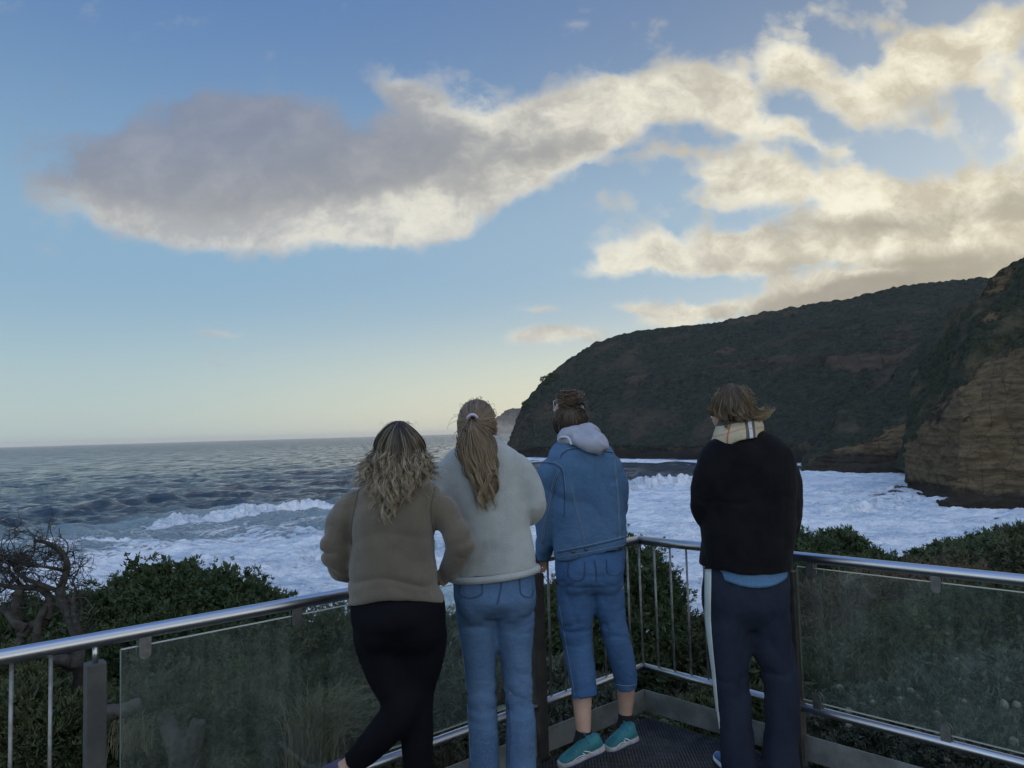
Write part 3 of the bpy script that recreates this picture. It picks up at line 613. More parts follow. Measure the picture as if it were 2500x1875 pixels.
def hand_parts(wrist, direction, normal, curl=.5, s=1.0):
    d = np.array(direction, float); d /= np.linalg.norm(d); n_ = np.array(normal, float); n_ -= d*(n_@d); n_ /= np.linalg.norm(n_); a = np.cross(d, n_); w_ = np.array(wrist, float)
    P = [loft([[*(w_), .024, .019], [*(w_+d*.035), .036, .015], [*(w_+d*.075), .040, .013], [*(w_+d*.088), .034, .011]], side=a, n=16)]
    for k, (off, ln) in enumerate(((-.028, .066), (-.009, .076), (.010, .072), (.028, .056))):
        p = w_+d*.080+a*off; q = []; ang_ = 0.12; seg = ln/3
        q.append([*p, .0085, .0085])
        for j in range(3):
            ang_ += curl*(.9 if j else .55); p = p + (d*math.cos(ang_)-n_*math.sin(ang_))*seg; q.append([*p, .0082-.001*j, .0082-.001*j])
        P.append(loft(q, side=a, n=10, sub=3))
    p = w_+d*.025+a*-.030; q = [[*p, .012, .012]]
    for j, an in enumerate((.9, .65, .4)):
        p = p + (d*math.cos(an)-a*math.sin(an)-n_*curl*.5)*.028; q.append([*p, .010-.001*j, .010-.001*j])
    P.append(loft(q, side=n_, n=10, sub=3)); return P
def ridge(P, k): return np.clip(1-np.abs(perlin(P))*2.2, 0, 1)**k
def folds(kind, amp=1.0, seed=0.0):
    def f(V, N):
        return main(V, N)+amp*({'fleece': .0035, 'knit': .003, 'denim': .0028, 'jacket': .0045, 'soft': .0035}[kind])*fbm((V+seed)*[10, 10, 7.], 3, .6)
    def main(V, N):
        P = V+seed*3.7; W = P+.05*np.stack([perlin(P*4), perlin(P*4+7), perlin(P*4+13)], -1)
        zr_ = (V[:, 2]-V[:, 2].min())/np.ptp(V[:, 2]); xc_ = (V[:, 0].max()+V[:, 0].min())/2; side_ = smooth(.20, .26, np.abs(V[:, 0]-xc_))
        if kind == 'fleece':
            low = smooth(.42, .05, zr_); elbow = side_*smooth(.75, .45, zr_)
            return amp*(-.018*ridge(W*[1.3, 1.3, 8.5]+.5, 2)*low*(1-side_) - .018*ridge(W*[3., 3, 10.]+3, 2)*elbow-.006*ridge(W*[2.5, 2.5, 5.]+8, 2) + .006*perlin(P*4)-.004*ridge(W*[3, 3, 1.6]+9, 2)*(1-low)+.003)
        if kind == 'knit': return amp*(.007*perlin(P*[4, 4, 5.]) + .002*perlin(P*[14, 14, 20.])-.007*ridge(W*[1.5, 1.5, 4.], 2)*smooth(.5, .1, zr_)-.007*ridge(W*[4, 4, 7.], 2)*side_)
        if kind == 'denim':
            kn = np.exp(-((zr_-.48)/.09)**2)+.9*np.exp(-((zr_-.80)/.05)**2)+.5*smooth(.2, .05, zr_)+.08
            return amp*(-.009*ridge(W*[3.0, 3.0, 11.], 2)*kn-.004*ridge(W*[8, 8, 17.]+5, 2)*kn+.004*perlin(P*[5, 5, 3.])-.003*ridge(W*[6, 6, 1.5]+2, 2))
        if kind == 'jacket': return amp*(-.011*ridge(W*[2.6, 2.6, 2.6], 2)-.006*ridge(W*[5, 5, 5.]+6, 2)-.010*ridge(W*[3.5, 3.5, 9.]+4, 2)*side_*smooth(.8, .4, zr_)+.006*perlin(P*5)+.002)
        if kind == 'soft': return amp*(-.009*ridge(W*[4., 4, 1.6], 2)-.007*ridge(W*[3, 3, 9.]+4, 2)*smooth(.3, .1, np.abs(zr_-.45)*2)+.005*perlin(P*4)+.003)
        return 0*V[:, 0]
    return f
def on_surface(bvh, px_, py_, off=.002):
    d = Vector(ray(px_, py_)).normalized(); hit, nrm, idx, dist = bvh.ray_cast(Vector((0, 0, H)), d)
    if hit is None: return None
    if nrm.dot(d) > 0: nrm = -nrm
    return np.array(hit + nrm*off)
def bvh_of(o):
    me = o.data; V = [tuple(a) for a in (verts(me)+np.array(o_world(o)))]; return BVHTree.FromPolygons(V, [tuple(p.vertices) for p in me.polygons])
def seam(name, bvh, pts, m_, parent, r=.0018, off=.0015, n=14, double=0):
    """a stitched seam lying on the cloth; pts read off the photo"""
    out = []
    for k in ([0] if not double else [-double, double]):
        Q = catmull(np.array(pts, float), n); T = np.gradient(Q, axis=0); T /= np.linalg.norm(T, axis=1)[:, None]; Q = Q+np.stack([-T[:, 1], T[:, 0]], -1)*k
        P = [on_surface(bvh, a, b_, off) for a, b_ in Q]; P = [p for p in P if p is not None]; run = []
        for p in P:
            if run and np.linalg.norm(p-run[-1]) > .05:
                if len(run) > 2: out.append(np.array(run))
                run = []
            run.append(p)
        if len(run) > 2: out.append(np.array(run))
    if not out: return None
    V, F, _, _ = tubes(out, [r]*len(out), n=5); return link(name, np_mesh(name, V, F), m_, parent)
def patch(name, bvh, rows, m_, parent, off=.003, ncol=5):
    """a flat piece of cloth lying on the garment; rows of (left px, right px, py)"""
    Q = catmull(np.array(rows, float), 4); G = []
    for a, b_, y in Q: G.append([on_surface(bvh, a+(b_-a)*k/(ncol-1), y, off) for k in range(ncol)])
    last = None
    for r_ in G:
        for k in range(ncol):
            if r_[k] is None: r_[k] = last if last is not None else np.zeros(3)
            last = r_[k]
    V = np.array(G).reshape(-1, 3); o = link(name, np_mesh(name, V, grid_faces(len(Q), ncol)), m_, parent); s_ = o.modifiers.new('s', 'SOLIDIFY'); s_.thickness = .002; return o
# -------- cloth, skin and hair
SKIN = mat('skin', (.42, .27, .20), .55, var=(.50, .31, .24), vscale=14, spec=.35)
EYE = mat('eye', (.75, .74, .72), .2, fn=lambda t, co, c, b: t.mix(0.0, (.7, .7, .68), (.1, .1, .1)))
FLEECE = mat('brown_fleece', (.150, .130, .100), .95, var=(.115, .100, .078), vscale=5, bump=.9, bscale=240, bdist=.004, spec=.1, sheen=.35)
KNIT = mat('cream_knit', (.385, .41, .405), .95, var=(.32, .345, .345), vscale=6, spec=.1, sheen=.3,
           fn=lambda t, co, c, b: (t.put(b.inputs['Normal'], t.bump(t.math('ADD', t.noise(t.mapping(co, scale=(1, 1, 1.6)), 170, 3, .6), t.math('SINE', t.math('MULTIPLY', t.new('ShaderNodeSeparateXYZ').outputs[0], 1.0))), .9, .004)), c)[1])
LEGGING = mat('black_leggings', (.003, .0035, .006), .85, var=(.005, .005, .008), vscale=10, spec=.12)
BLACKWOOL = mat('black_wool', (.006, .006, .008), .95, var=(.010, .010, .012), vscale=8, bump=.5, bscale=300, bdist=.002, spec=.08, sheen=.05)
NAVY = mat('navy_tracksuit', (.015, .020, .036), .85, var=(.021, .027, .045), vscale=6, bump=.3, bscale=260, bdist=.002, spec=.15)
def denim(name, dark, light, fade_scale=4.0, s=1.0):
    def fn(t, co, c, b):
        a = t.noise(co, fade_scale, 5, .6); tw = t.noise(t.mapping(co, rot=(0, R(38), 0), scale=(1, 1, .14)), 700, 2, .5)
        k = t.ramp(a, .32, .68); c = t.mix(k, dark, light); c = t.mix(t.math('MULTIPLY', t.ramp(tw, .35, .65), .35), c, tuple(min(1, 1.6*q) for q in light))
        cr = t.noise(t.mapping(co, scale=(1, 1, 3.2)), 16, 5, .65); c = t.mix(t.ramp(cr, .56, .72, 0, .30), c, tuple(min(1, 1.7*q) for q in light))
        t.put(b.inputs['Normal'], t.bump(t.math('ADD', tw, t.math('MULTIPLY', cr, 2.5)), .6, .003)); return c
    return mat(name, dark, .9, fn=fn, spec=.12)
JEANS = denim('mid_blue_denim', (.048, .095, .180), (.092, .160, .275))
JEANS2 = denim('cropped_denim', (.032, .080, .180), (.066, .134, .265))
JACKET = denim('jacket_denim', (.042, .096, .180), (.080, .152, .265), 3.0)
SHIRT = denim('shirt_blue', (.07, .15, .28), (.10, .20, .34))
THREAD = mat('pale_thread', (.16, .24, .34), .8); SEAMD = mat('dark_seam', (.035, .068, .13), .9)
HOOD = mat('grey_jersey', (.36, .38, .46), .95, var=(.29, .31, .38), vscale=14, bump=.6, bscale=350, bdist=.002, spec=.1)
CORD = mat('pale_cord', (.5, .54, .60), .8)
def hairmat(name, root, mid_, tip):
    def fn(t, co, c, b):
        tt = t.attr('t'); rr = t.attr('rnd'); k = t.math('ADD', tt, t.math('MULTIPLY', t.math('SUBTRACT', rr, .5), .55))
        c = t.mix(t.ramp(k, .15, .6), root, mid_); c = t.mix(t.ramp(k, .52, 1.02), c, tip)
        return t.mix(t.math('MULTIPLY', t.ramp(rr, .6, 1.0), .35), c, tip)
    m_ = mat(name, root, .42, fn=fn, spec=.5); b = m_.node_tree.nodes['Principled BSDF']; b.inputs['Anisotropic'].default_value = .5; return m_
HAIR1 = hairmat('ombre_hair', (.026, .019, .014), (.070, .052, .034), (.36, .30, .20))
HAIR2 = hairmat('dark_blonde_hair', (.13, .095, .060), (.18, .135, .085), (.30, .235, .15))
HAIR3 = hairmat('brown_hair', (.035, .024, .017), (.065, .045, .028), (.16, .115, .070))
HAIR4 = hairmat('sunbleached_hair', (.060, .042, .026), (.115, .082, .046), (.30, .22, .12))
rnds = {}
def hair(name, paths, radii, m_, parent, n=4, vals=None):
    rn_ = [rnds.get(id(q), hr.random()) for q in paths]; V, F, t_, r_ = tubes(paths, radii, n=n, vals=vals, rnd=rn_); o = link(name, np_mesh(name, V, F, True, {'t': t_, 'rnd': r_}), m_, parent); return o
def shoe(ankle, heel, toe, parent, upper, sole, under, name='shoe', w_=.043, stripes=None):
    """low running shoe from heel to toe (both at the underside)"""
    heel = np.array(heel, float); toe = np.array(toe, float); d = toe-heel; L = np.linalg.norm(d); d /= L; up = np.array([0, 0, 1.0]); up -= d*(up@d); up /= np.linalg.norm(up); a = np.cross(d, up)
    g = lambda s_, h_: heel+d*s_*L+up*h_
    U = [loft([[*g(s_, h_), w2, hh] for s_, h_, w2, hh in ((.02, .060, .020, .030), (.08, .058, .030, .040), (.25, .055, .034, .043), (.42, .052, .036, .040), (.60, .044, .041, .030), (.80, .036, .042, .022), (.93, .030, .034, .016), (.99, .028, .016, .010))], side=a, n=24, sub=4),
         loft([[*(g(.20, .07)), .034, .040], [*(np.array(ankle)-up*.01), .040, .044]], side=a, n=20)]
    u_ = link(name, organic(name, U, .005, 4), upper, parent)
    S = [loft([[*g(s_, .020), w2, .017] for s_, w2 in ((-.01, .018), (.04, .030), (.20, .036), (.42, .035), (.62, .043), (.82, .045), (.95, .036), (1.03, .016))], side=a, n=20, sub=4, power=3)]
    link('sole', organic('sole', S, .005, 3), sole, u_)
    T = [loft([[*g(s_, .006), w2, .006] for s_, w2 in ((0.0, .016), (.06, .028), (.25, .033), (.42, .032), (.62, .040), (.82, .042), (.95, .032), (1.0, .014))], side=a, n=16, sub=3, power=4)]
    link('outsole', mesh_of('outsole', T), under, u_)
    return u_, g, a, up
def ell_path(c, r, a0, e0, a1, e1, k, sc=1.0):
    """a line over the scalp from one direction to another (azimuth 0 = back of the head, towards the viewer)"""
    t = np.linspace(0, 1, k); az = a0+(a1-a0)*t; el = e0+(e1-e0)*t
    return np.array(c)+np.stack([np.sin(az)*np.cos(el)*r[0], -np.cos(az)*np.cos(el)*r[1], np.sin(el)*r[2]], -1)*sc
def cap(c, r, m_, parent, lowest=-.5, yaw=0, name='hair'):
    V, F, _ = ellipsoid((0, 0, 0), (1, 1, 1), n=48); keep = (V[:, 2] > lowest) | (V[:, 1] < -.2)
    V2 = V.copy(); front = (V[:, 1] > .15) & (V[:, 2] < .45); V2[front] *= .80
    V2 *= (1+.035*perlin(V*[9, 9, 2.5]))[:, None]
    V3 = rot_pts(V2*np.array(r), yaw)+np.array(c)
    me = np_mesh(name, V3, F, True, {'t': np.full(len(V), .05), 'rnd': np.clip(.35+.5*perlin(V*[14, 14, 3.]), 0, 1)}); return link(name, me, m_, parent)
hr = np.random.default_rng(11)
def wave(P, amp, lam, ph, t0=.25):
    k = len(P); s = np.concatenate([[0], np.cumsum(np.linalg.norm(np.diff(P, axis=0), axis=1))]); g = smooth(t0, 1, np.linspace(0, 1, k))
    return P + np.stack([np.sin(s/lam*6.28+ph), .6*np.cos(s/lam*6.28+ph*1.7), .25*np.sin(s/lam*6.28+ph*.6)], -1)*(amp*g)[:, None]
def person(name_loc, label): return thing('person', name_loc, label, 'person', None)

# ------------------------------------------------ the woman in the brown fleece
Y1 = 2.97; foot = pp(1019, 1800, Y1); root = person((foot[0], Y1, 0), 'woman with long dark-to-blonde hair in a brown fleece and black leggings, leftmost at the rail')
hc = pp(978, 1106, Y1+.02); B = head_parts(hc, R(-4), R(-8))
B += [trunk([(950, 996, 1165, Y1+.01, .045), (915, 1030, 1205, Y1, .06), (885, 1050, 1240, Y1, .09), (890, 1040, 1330, Y1, .09), (885, 1050, 1420, Y1, .10), (885, 1055, 1500, Y1, .11)]),
      limb([(905, 1240, Y1, .030), (868, 1250, Y1, .038), (830, 1290, Y1, .040), (818, 1345, Y1-.01, .038), (840, 1388, Y1+.06, .034), (875, 1405, Y1+.15, .026)]), limb([(1030, 1240, Y1, .030), (1068, 1248, Y1, .038), (1100, 1275, Y1, .040), (1122, 1325, Y1-.01, .038), (1108, 1378, Y1+.05, .034), (1078, 1418, Y1+.14, .026)]),
      limb([(1022, 1520, Y1, .085), (1018, 1690, Y1, .052), (1019, 1760, Y1, .052), ((foot[0], Y1+.01, .13), .034), ((foot[0], Y1+.01, .07), .036)]),
      limb([(932, 1520, Y1, .085), (955, 1640, Y1-.02, .07), (985, 1722, Y1-.06, .052), (935, 1788, Y1-.06, .050), (858, 1862, Y1-.04, .032), (835, 1880, Y1-.04, .034)])]
B += hand_parts(pp(880, 1407, Y1+.16), (1, .25, -.1), (0, .9, .1), .35) + hand_parts(pp(1072, 1420, Y1+.15), (-1, .25, -.15), (0, .9, .1), .35)
link('body', organic('body', B, .006, 5), SKIN, root); eyes(hc, R(-4), R(-8), root)
P = [trunk([(945, 1002, 1150, Y1+.01, .058), (918, 1030, 1168, Y1, .075), (888, 1062, 1184, Y1, .092), (870, 1074, 1205, Y1, .110), (861, 1069, 1245, Y1, .125), (859, 1061, 1290, Y1, .130), (858, 1060, 1340, Y1, .130), (856, 1062, 1375, Y1, .132), (853, 1068, 1412, Y1, .140), (851, 1078, 1446, Y1, .150), (853, 1085, 1472, Y1, .152)]),
     limb([(900, 1226, Y1, .050), (872, 1234, Y1, .062), (846, 1256, Y1, .063), (824, 1295, Y1-.005, .060), (815, 1340, Y1-.01, .060), (834, 1383, Y1+.05, .054), (872, 1402, Y1+.13, .044)]),
     limb([(1035, 1226, Y1, .050), (1062, 1232, Y1, .062), (1084, 1250, Y1, .062), (1106, 1285, Y1-.005, .059), (1123, 1325, Y1-.01, .060), (1112, 1372, Y1+.04, .054), (1086, 1414, Y1+.12, .042)])]
fl = organic('fleece_jumper', P, .007, 12, folds('fleece', 1.0, 1)); V = verts(fl); xc = pp(968, 1470, Y1)[0]; zb = pp(968, 1478, Y1)[2]
V[:, 2] += .042*np.clip(1-((V[:, 0]-xc)/.19)**2, 0, 1)*smooth(zb+.14, zb, V[:, 2]); setverts(fl, V)
o = link('fleece_jumper', fl, FLEECE, root); bv = bvh_of(o)
for q in ([(876, 1196), (866, 1240), (858, 1290), (859, 1330)], [(1062, 1190), (1052, 1240), (1056, 1290), (1066, 1325)]): seam('armhole_seam', bv, q, mat('fleece_seam', (.10, .085, .065), .95), root, .0013)
P = [trunk([(862, 1076, 1440, Y1, .135), (858, 1084, 1475, Y1-.01, .150), (860, 1086, 1510, Y1-.01, .155), (872, 1084, 1545, Y1, .125), (900, 1065, 1585, Y1, .085)], power=2.1), ellipsoid(pp(925, 1525, Y1-.045), (.095, .10, .12)), ellipsoid(pp(1022, 1525, Y1-.045), (.095, .10, .12)),
     limb([(1026, 1490, Y1, .085), (1030, 1550, Y1, .100), (1026, 1620, Y1, .088), (1018, 1690, Y1, .069), (1018, 1760, Y1-.005, .068), (1019, 1820, Y1, .063), ((foot[0], Y1+.01, .12), .044), ((foot[0], Y1+.01, .10), .042)]),
     limb([(922, 1490, Y1, .085), (924, 1550, Y1, .100), (944, 1630, Y1-.02, .087), (970, 1690, Y1-.04, .074), (986, 1728, Y1-.06, .069), (945, 1778, Y1-.06, .066), (895, 1832, Y1-.05, .056), (857, 1864, Y1-.04, .044)])]
link('leggings', organic('leggings', P, .007, 45, folds('soft', .35, 2)), LEGGING, root)
PURPLE = mat('purple_mesh', (.085, .065, .16), .7, bump=.4, bscale=300); WHITE = mat('white_rubber', (.62, .64, .68), .6, var=(.5, .52, .56), vscale=20); DARKR = mat('dark_rubber', (.03, .03, .05), .7)
shoe(pp(850, 1872, Y1-.04), pp(856, 1932, Y1-.08), pp(800, 1893, Y1+.15), root, PURPLE, WHITE, DARKR)
shoe((foot[0], Y1, .10), (foot[0]+.02, Y1-.06, 0), (foot[0]-.05, Y1+.19, 0), root, PURPLE, WHITE, DARKR)
# hair
r1 = (.088, .104, .112); c1 = pp(978, 1102, Y1-.0); cap(c1, (.083, .098, .108), HAIR1, root)
paths, rad_ = [], []
def drop(c, r, a, sx_, ey, yy, k=26, crown=1.42):
    up_ = ell_path(c, r, a*.25, crown, a, .05, 13); s0 = up_[-1]; e = pp(sx_, ey, yy); T_ = np.linspace(0, 1, k-12)[1:, None]
    ctrl = s0+np.array([(e[0]-s0[0])*.25, -.012, -.35*(s0[2]-e[2])]); lo = (1-T_)**2*s0+2*T_*(1-T_)*ctrl+T_**2*e; return np.vstack([up_, lo])
def lock(path, n, spread, amp, lam, r_, t0=.3, tipr=.0005):
    """a lock: n strands sharing one curl and closing to a point"""
    ph = hr.uniform(0, 6.28); k = len(path); T_ = np.linspace(0, 1, k); tone = hr.random()
    for j in range(n):
        off = hr.normal(0, spread, 3); env = np.interp(T_, [0, .3, .8, 1], [.6, 1.1, .7, .15]); cut = hr.uniform(.82, 1)
        q = wave(path+off*env[:, None], amp*hr.uniform(.8, 1.2), lam, ph+hr.normal(0, .25), t0); kk = max(6, int(k*cut)); paths.append(q[:kk]); rnds[id(paths[-1])] = min(1, max(0, tone+hr.normal(0, .12))); rad_.append(np.interp(np.linspace(0, 1, kk), [0, .1, .7, 1], [.0012, r_, r_*.85, tipr])*hr.uniform(.7, 1.25))
for i in range(78):
    xe = 868+(1058-868)*(i+.5)/78+hr.normal(0, 5); prof = 1176+100*math.exp(-((xe-936)/38)**2)+35*math.exp(-((xe-985)/28)**2); ey = max(prof+22-abs(hr.normal(0, 26)), 1140)
    a = R(-100)+(xe-866)/(1062-866)*R(200)+hr.normal(0, .15); Pth = drop(c1, r1, a, xe, ey, Y1-.085-.065*math.cos(a)+hr.normal(0, .010), k=34)
    lock(Pth, 15, .0052, hr.uniform(.009, .020), hr.uniform(.075, .12), .0019)
for i in range(50):                                                # shorter upper layers
    xe = hr.uniform(900, 1030); a = R(-80)+(xe-900)/130*R(160); Pth = drop(c1, tuple(q*1.03 for q in r1), a, xe+hr.normal(0, 10), hr.uniform(1120, 1200), Y1-.12+hr.normal(0, .008), k=30); lock(Pth, 12, .0045, hr.uniform(.004, .012), .10, .0018, .4)
for i in range(46):                                                # side curls
    s_ = -1 if i % 2 else 1; xe = (872+hr.normal(0, 12)) if s_ < 0 else (1056+hr.normal(0, 12)); a = s_*R(hr.uniform(70, 115)); Pth = drop(c1, r1, a, xe, hr.uniform(1130, 1195), Y1-.05+hr.normal(0, .03), k=30); lock(Pth, 12, .005, hr.uniform(.014, .026), hr.uniform(.06, .09), .0016, .35)
for i in range(90):                                                # fine flyaways
    a = hr.uniform(-1.9, 1.9); Pth = drop(c1, tuple(q*1.04 for q in r1), a, 966+hr.normal(0, 62), hr.uniform(1120, 1240), Y1-.10, crown=hr.uniform(1.0, 1.5)); paths.append(wave(Pth+hr.normal(0, .006, 3), .020, hr.uniform(.08, .16), hr.uniform(0, 6.28), .2)); rad_.append(np.full(len(Pth), .0006))
for i in range(60):                                               # frizz over the crown
    s0 = c1+np.array([hr.normal(.005, .026), hr.normal(0, .03), r1[2]*.95]); k = 10; T_ = np.linspace(0, 3.1, k); w0 = hr.uniform(.004, .014)*hr.choice([-1, 1]); paths.append(s0+np.stack([w0*(1-np.cos(T_)), hr.normal(0, .01)*T_, hr.uniform(.008, .020)*np.sin(T_)-.004*T_], -1)); rad_.append(np.full(k, .00035))
hair('hair', paths, rad_, HAIR1, root)

# ------------------------------------------------ the woman in the cream knit
Y2 = 3.24; root = person((*pp(1210, 1700, Y2)[:2], 0), 'woman with a long blonde ponytail in a cream knitted jumper and straight blue jeans')
hc = pp(1167, 1042, Y2+.02); B = head_parts(hc, R(-6), R(-6))
fl2 = pp(1180, 1800, Y2); fr2 = pp(1272, 1800, Y2)
B += [trunk([(1152, 1208, 1080, Y2, .042), (1120, 1235, 1125, Y2, .06), (1100, 1265, 1160, Y2, .09), (1110, 1262, 1300, Y2, .08), (1118, 1290, 1440, Y2, .10)]),
      limb([(1130, 1155, Y2, .030), (1103, 1160, Y2, .036), (1082, 1185, Y2, .04), (1070, 1245, Y2, .038), (1110, 1250, Y2+.15, .03), (1170, 1235, Y2+.24, .024)]), limb([(1232, 1150, Y2, .030), (1262, 1158, Y2, .036), (1286, 1170, Y2, .04), (1298, 1228, Y2, .038), (1270, 1250, Y2+.13, .03), (1215, 1240, Y2+.24, .024)]),
      limb([(1165, 1450, Y2, .08), (1172, 1620, Y2, .055), ((fl2[0], Y2, .13), .036), ((fl2[0], Y2, .07), .036)]), limb([(1255, 1450, Y2, .08), (1262, 1620, Y2, .055), ((fr2[0], Y2, .13), .036), ((fr2[0], Y2, .07), .036)])]
B += hand_parts(pp(1178, 1234, Y2+.25), (1, .2, .15), (0, 1, 0), .5) + hand_parts(pp(1207, 1240, Y2+.27), (-1, .2, .1), (0, 1, 0), .5)
link('body', organic('body', B, .006, 5), SKIN, root); eyes(hc, R(-6), R(-6), root)
P = [trunk([(1150, 1212, 1064, Y2, .062), (1142, 1220, 1074, Y2, .066), (1126, 1232, 1084, Y2, .080), (1104, 1246, 1093, Y2, .095), (1088, 1262, 1106, Y2, .108), (1080, 1277, 1130, Y2, .120), (1078, 1285, 1170, Y2, .126), (1080, 1290, 1230, Y2, .130), (1082, 1293, 1280, Y2, .130), (1087, 1299, 1330, Y2, .134), (1098, 1305, 1370, Y2, .138), (1104, 1308, 1394, Y2, .138)]),
     limb([(1125, 1140, Y2, .045), (1102, 1142, Y2, .056), (1084, 1172, Y2, .057), (1072, 1235, Y2, .060), (1090, 1262, Y2+.10, .055), (1150, 1250, Y2+.22, .040)]),
     limb([(1235, 1135, Y2, .045), (1258, 1136, Y2, .056), (1280, 1162, Y2, .056), (1296, 1205, Y2, .058), (1298, 1234, Y2+.01, .061), (1285, 1258, Y2+.10, .052), (1225, 1245, Y2+.22, .038)])]
kn = organic('knit_jumper', P, .007, 7, folds('knit', 1.0, 3)); V = verts(kn); xc = pp(1206, 1390, Y2)[0]; zb = pp(1206, 1396, Y2)[2]
V[:, 2] += .085*(V[:, 0]-xc)*smooth(zb+.25, zb, V[:, 2]); setverts(kn, V); kj = link('knit_jumper', kn, KNIT, root)
t_ = np.linspace(0, 2*math.pi, 49); cx_, cy_, cz_ = pp(1206, 1398, Y2); hem = np.stack([cx_+.186*np.cos(t_), cy_+.142*np.sin(t_), cz_-.001+.085*.186*np.cos(t_)], -1)
V, F, _, _ = tubes([hem], [.0145], n=12); link('rolled_hem', np_mesh('rolled_hem', V, F), KNIT, root)
cx_, cy_, cz_ = pp(1180, 1070, Y2); hem = np.stack([cx_+.063*np.cos(t_), cy_+.064*np.sin(t_)+.01, cz_+.006+.012*np.sin(t_)-.010*np.cos(t_)], -1)
V, F, _, _ = tubes([hem], [.019], n=12); link('rolled_collar', np_mesh('rolled_collar', V, F), KNIT, root)
P = [trunk([(1108, 1302, 1385, Y2, .120), (1106, 1305, 1425, Y2-.01, .135), (1108, 1308, 1460, Y2-.015, .142), (1114, 1305, 1486, Y2-.01, .118), (1130, 1290, 1505, Y2, .080)], power=2.2), ellipsoid(pp(1160, 1462, Y2-.05), (.085, .09, .115)), ellipsoid(pp(1254, 1459, Y2-.05), (.085, .09, .115)),
     limb([(1158, 1440, Y2, .075), (1160, 1490, Y2, .088), (1165, 1545, Y2, .083), (1170, 1605, Y2, .072), (1173, 1698, Y2, .069), (1180, 1790, Y2-.01, .068), (1182, 1860, Y2-.01, .068), ((fl2[0], Y2, .045), .072)]),
     limb([(1256, 1438, Y2, .075), (1256, 1490, Y2, .088), (1257, 1545, Y2, .081), (1261, 1610, Y2, .069), (1267, 1698, Y2, .064), (1272, 1765, Y2-.01, .066), (1272, 1860, Y2-.01, .066), ((fr2[0], Y2, .045), .070)])]
jn = link('jeans', organic('jeans', P, .007, 26, folds('denim', 1.0, 4)), JEANS, root); bv = bvh_of(jn)
for q in ([(1125, 1424), (1124, 1452), (1150, 1460), (1176, 1450), (1177, 1424)], [(1268, 1408), (1272, 1450), (1296, 1458), (1302, 1440)]): seam('back_pocket', bv, q, SEAMD, root, .0009, double=1.0)
seam('centre_seam', bv, [(1226, 1412), (1222, 1440), (1214, 1475)], SEAMD, root, .0010, double=1.2)
seam('side_seam', bv, [(1112, 1500), (1131, 1600), (1140, 1700), (1150, 1860)], THREAD, root, .0014); seam('inside_seam', bv, [(1240, 1700), (1246, 1780), (1244, 1865)], SEAMD, root, .0014)
for q in (fl2, fr2): shoe((q[0], Y2, .10), (q[0], Y2-.06, 0), (q[0]-.03, Y2+.20, 0), root, WHITE, WHITE, DARKR)
r2 = (.0850, .103, .110); c2 = pp(1165, 1038, Y2); cap(c2, (.0805, .098, .105), HAIR2, root)
tie = pp(1154, 1022, Y2-.118); paths, rad_ = [], []
for i in range(420):                                               # pulled back to the tie
    a = hr.uniform(-2.2, 2.2); el = hr.uniform(-.7, 1.5); s0 = ell_path(c2, r2, a, el, R(-7)+.12*np.sign(a)*0, .12, 14); s0[-1] = tie+hr.normal(0, .006, 3); s0[-2] = .5*s0[-2]+.5*(tie+np.array([0, .012, 0])); paths.append(s0+hr.normal(0, .0015, 3)); rad_.append(np.interp(np.linspace(0, 1, 14), [0, .3, 1], [.0012, .0032, .0022])*hr.uniform(.6, 1.1))
vals = [np.linspace(.15, .5, 14)]*420
for i in range(52):                                                # the tail, in wavy locks
    xe = 1186+hr.normal(0, 15); ey = 1258-abs(hr.normal(0, 42)); w_ = hr.uniform(-1, 1); k = 34; T_ = np.linspace(0, 1, k)
    X_ = np.interp(T_, [0, .12, .35, .6, 1], [1154, 1152+18*w_, 1162+46*w_, 1178+38*w_, xe+8*w_]); Yp = 1024+(ey-1024)*T_; dd = np.interp(T_, [0, .1, .35, 1], [Y2-.120, Y2-.158, Y2-.165, Y2-.165])+hr.normal(0, .009)*T_**.3+.02*abs(w_)
    Pth = np.array([pp(a_, b_, c_) for a_, b_, c_ in zip(X_, Yp, dd)]); n0 = len(paths); lock(Pth, 15, .0046, hr.uniform(.004, .011), hr.uniform(.08, .13), .0018, .1)
    for q in paths[n0:]: vals.append(np.linspace(.2, .2+.75*len(q)/k, len(q)))
for i in range(80):
    a = hr.uniform(-2.2, 2.2); el = hr.uniform(-.5, 1.4); s0 = ell_path(c2, tuple(q*1.02 for q in r2), a, el, a*.8, el+.3, 5); o_ = s0[-1]-np.array(c2); o_ /= np.linalg.norm(o_); T_ = np.linspace(0, 1, 9)[1:, None]; e = s0[-1]+o_*hr.uniform(.004, .018)+np.array([hr.normal(0, .015), 0, -hr.uniform(0, .05)]); paths.append(np.vstack([s0, s0[-1]*(1-T_)+e*T_+o_*np.sin(T_*3.1)*.012])); rad_.append(np.full(13, .0007)); vals.append(np.full(13, .8))
hair('hair', paths, rad_, HAIR2, root, vals=vals)
t_ = np.linspace(0, 2*math.pi, 25); V, F, _, _ = tubes([np.stack([tie[0]+.019*np.cos(t_), tie[1]-.012-.014*np.sin(t_), tie[2]+.008+.008*np.sin(t_)-.006*np.cos(t_)**2], -1)], [.0065], n=8)
link('hair_tie', np_mesh('hair_tie', V, F), mat('lilac_scrunchie', (.50, .46, .58), .8, bump=.8, bscale=200), root)

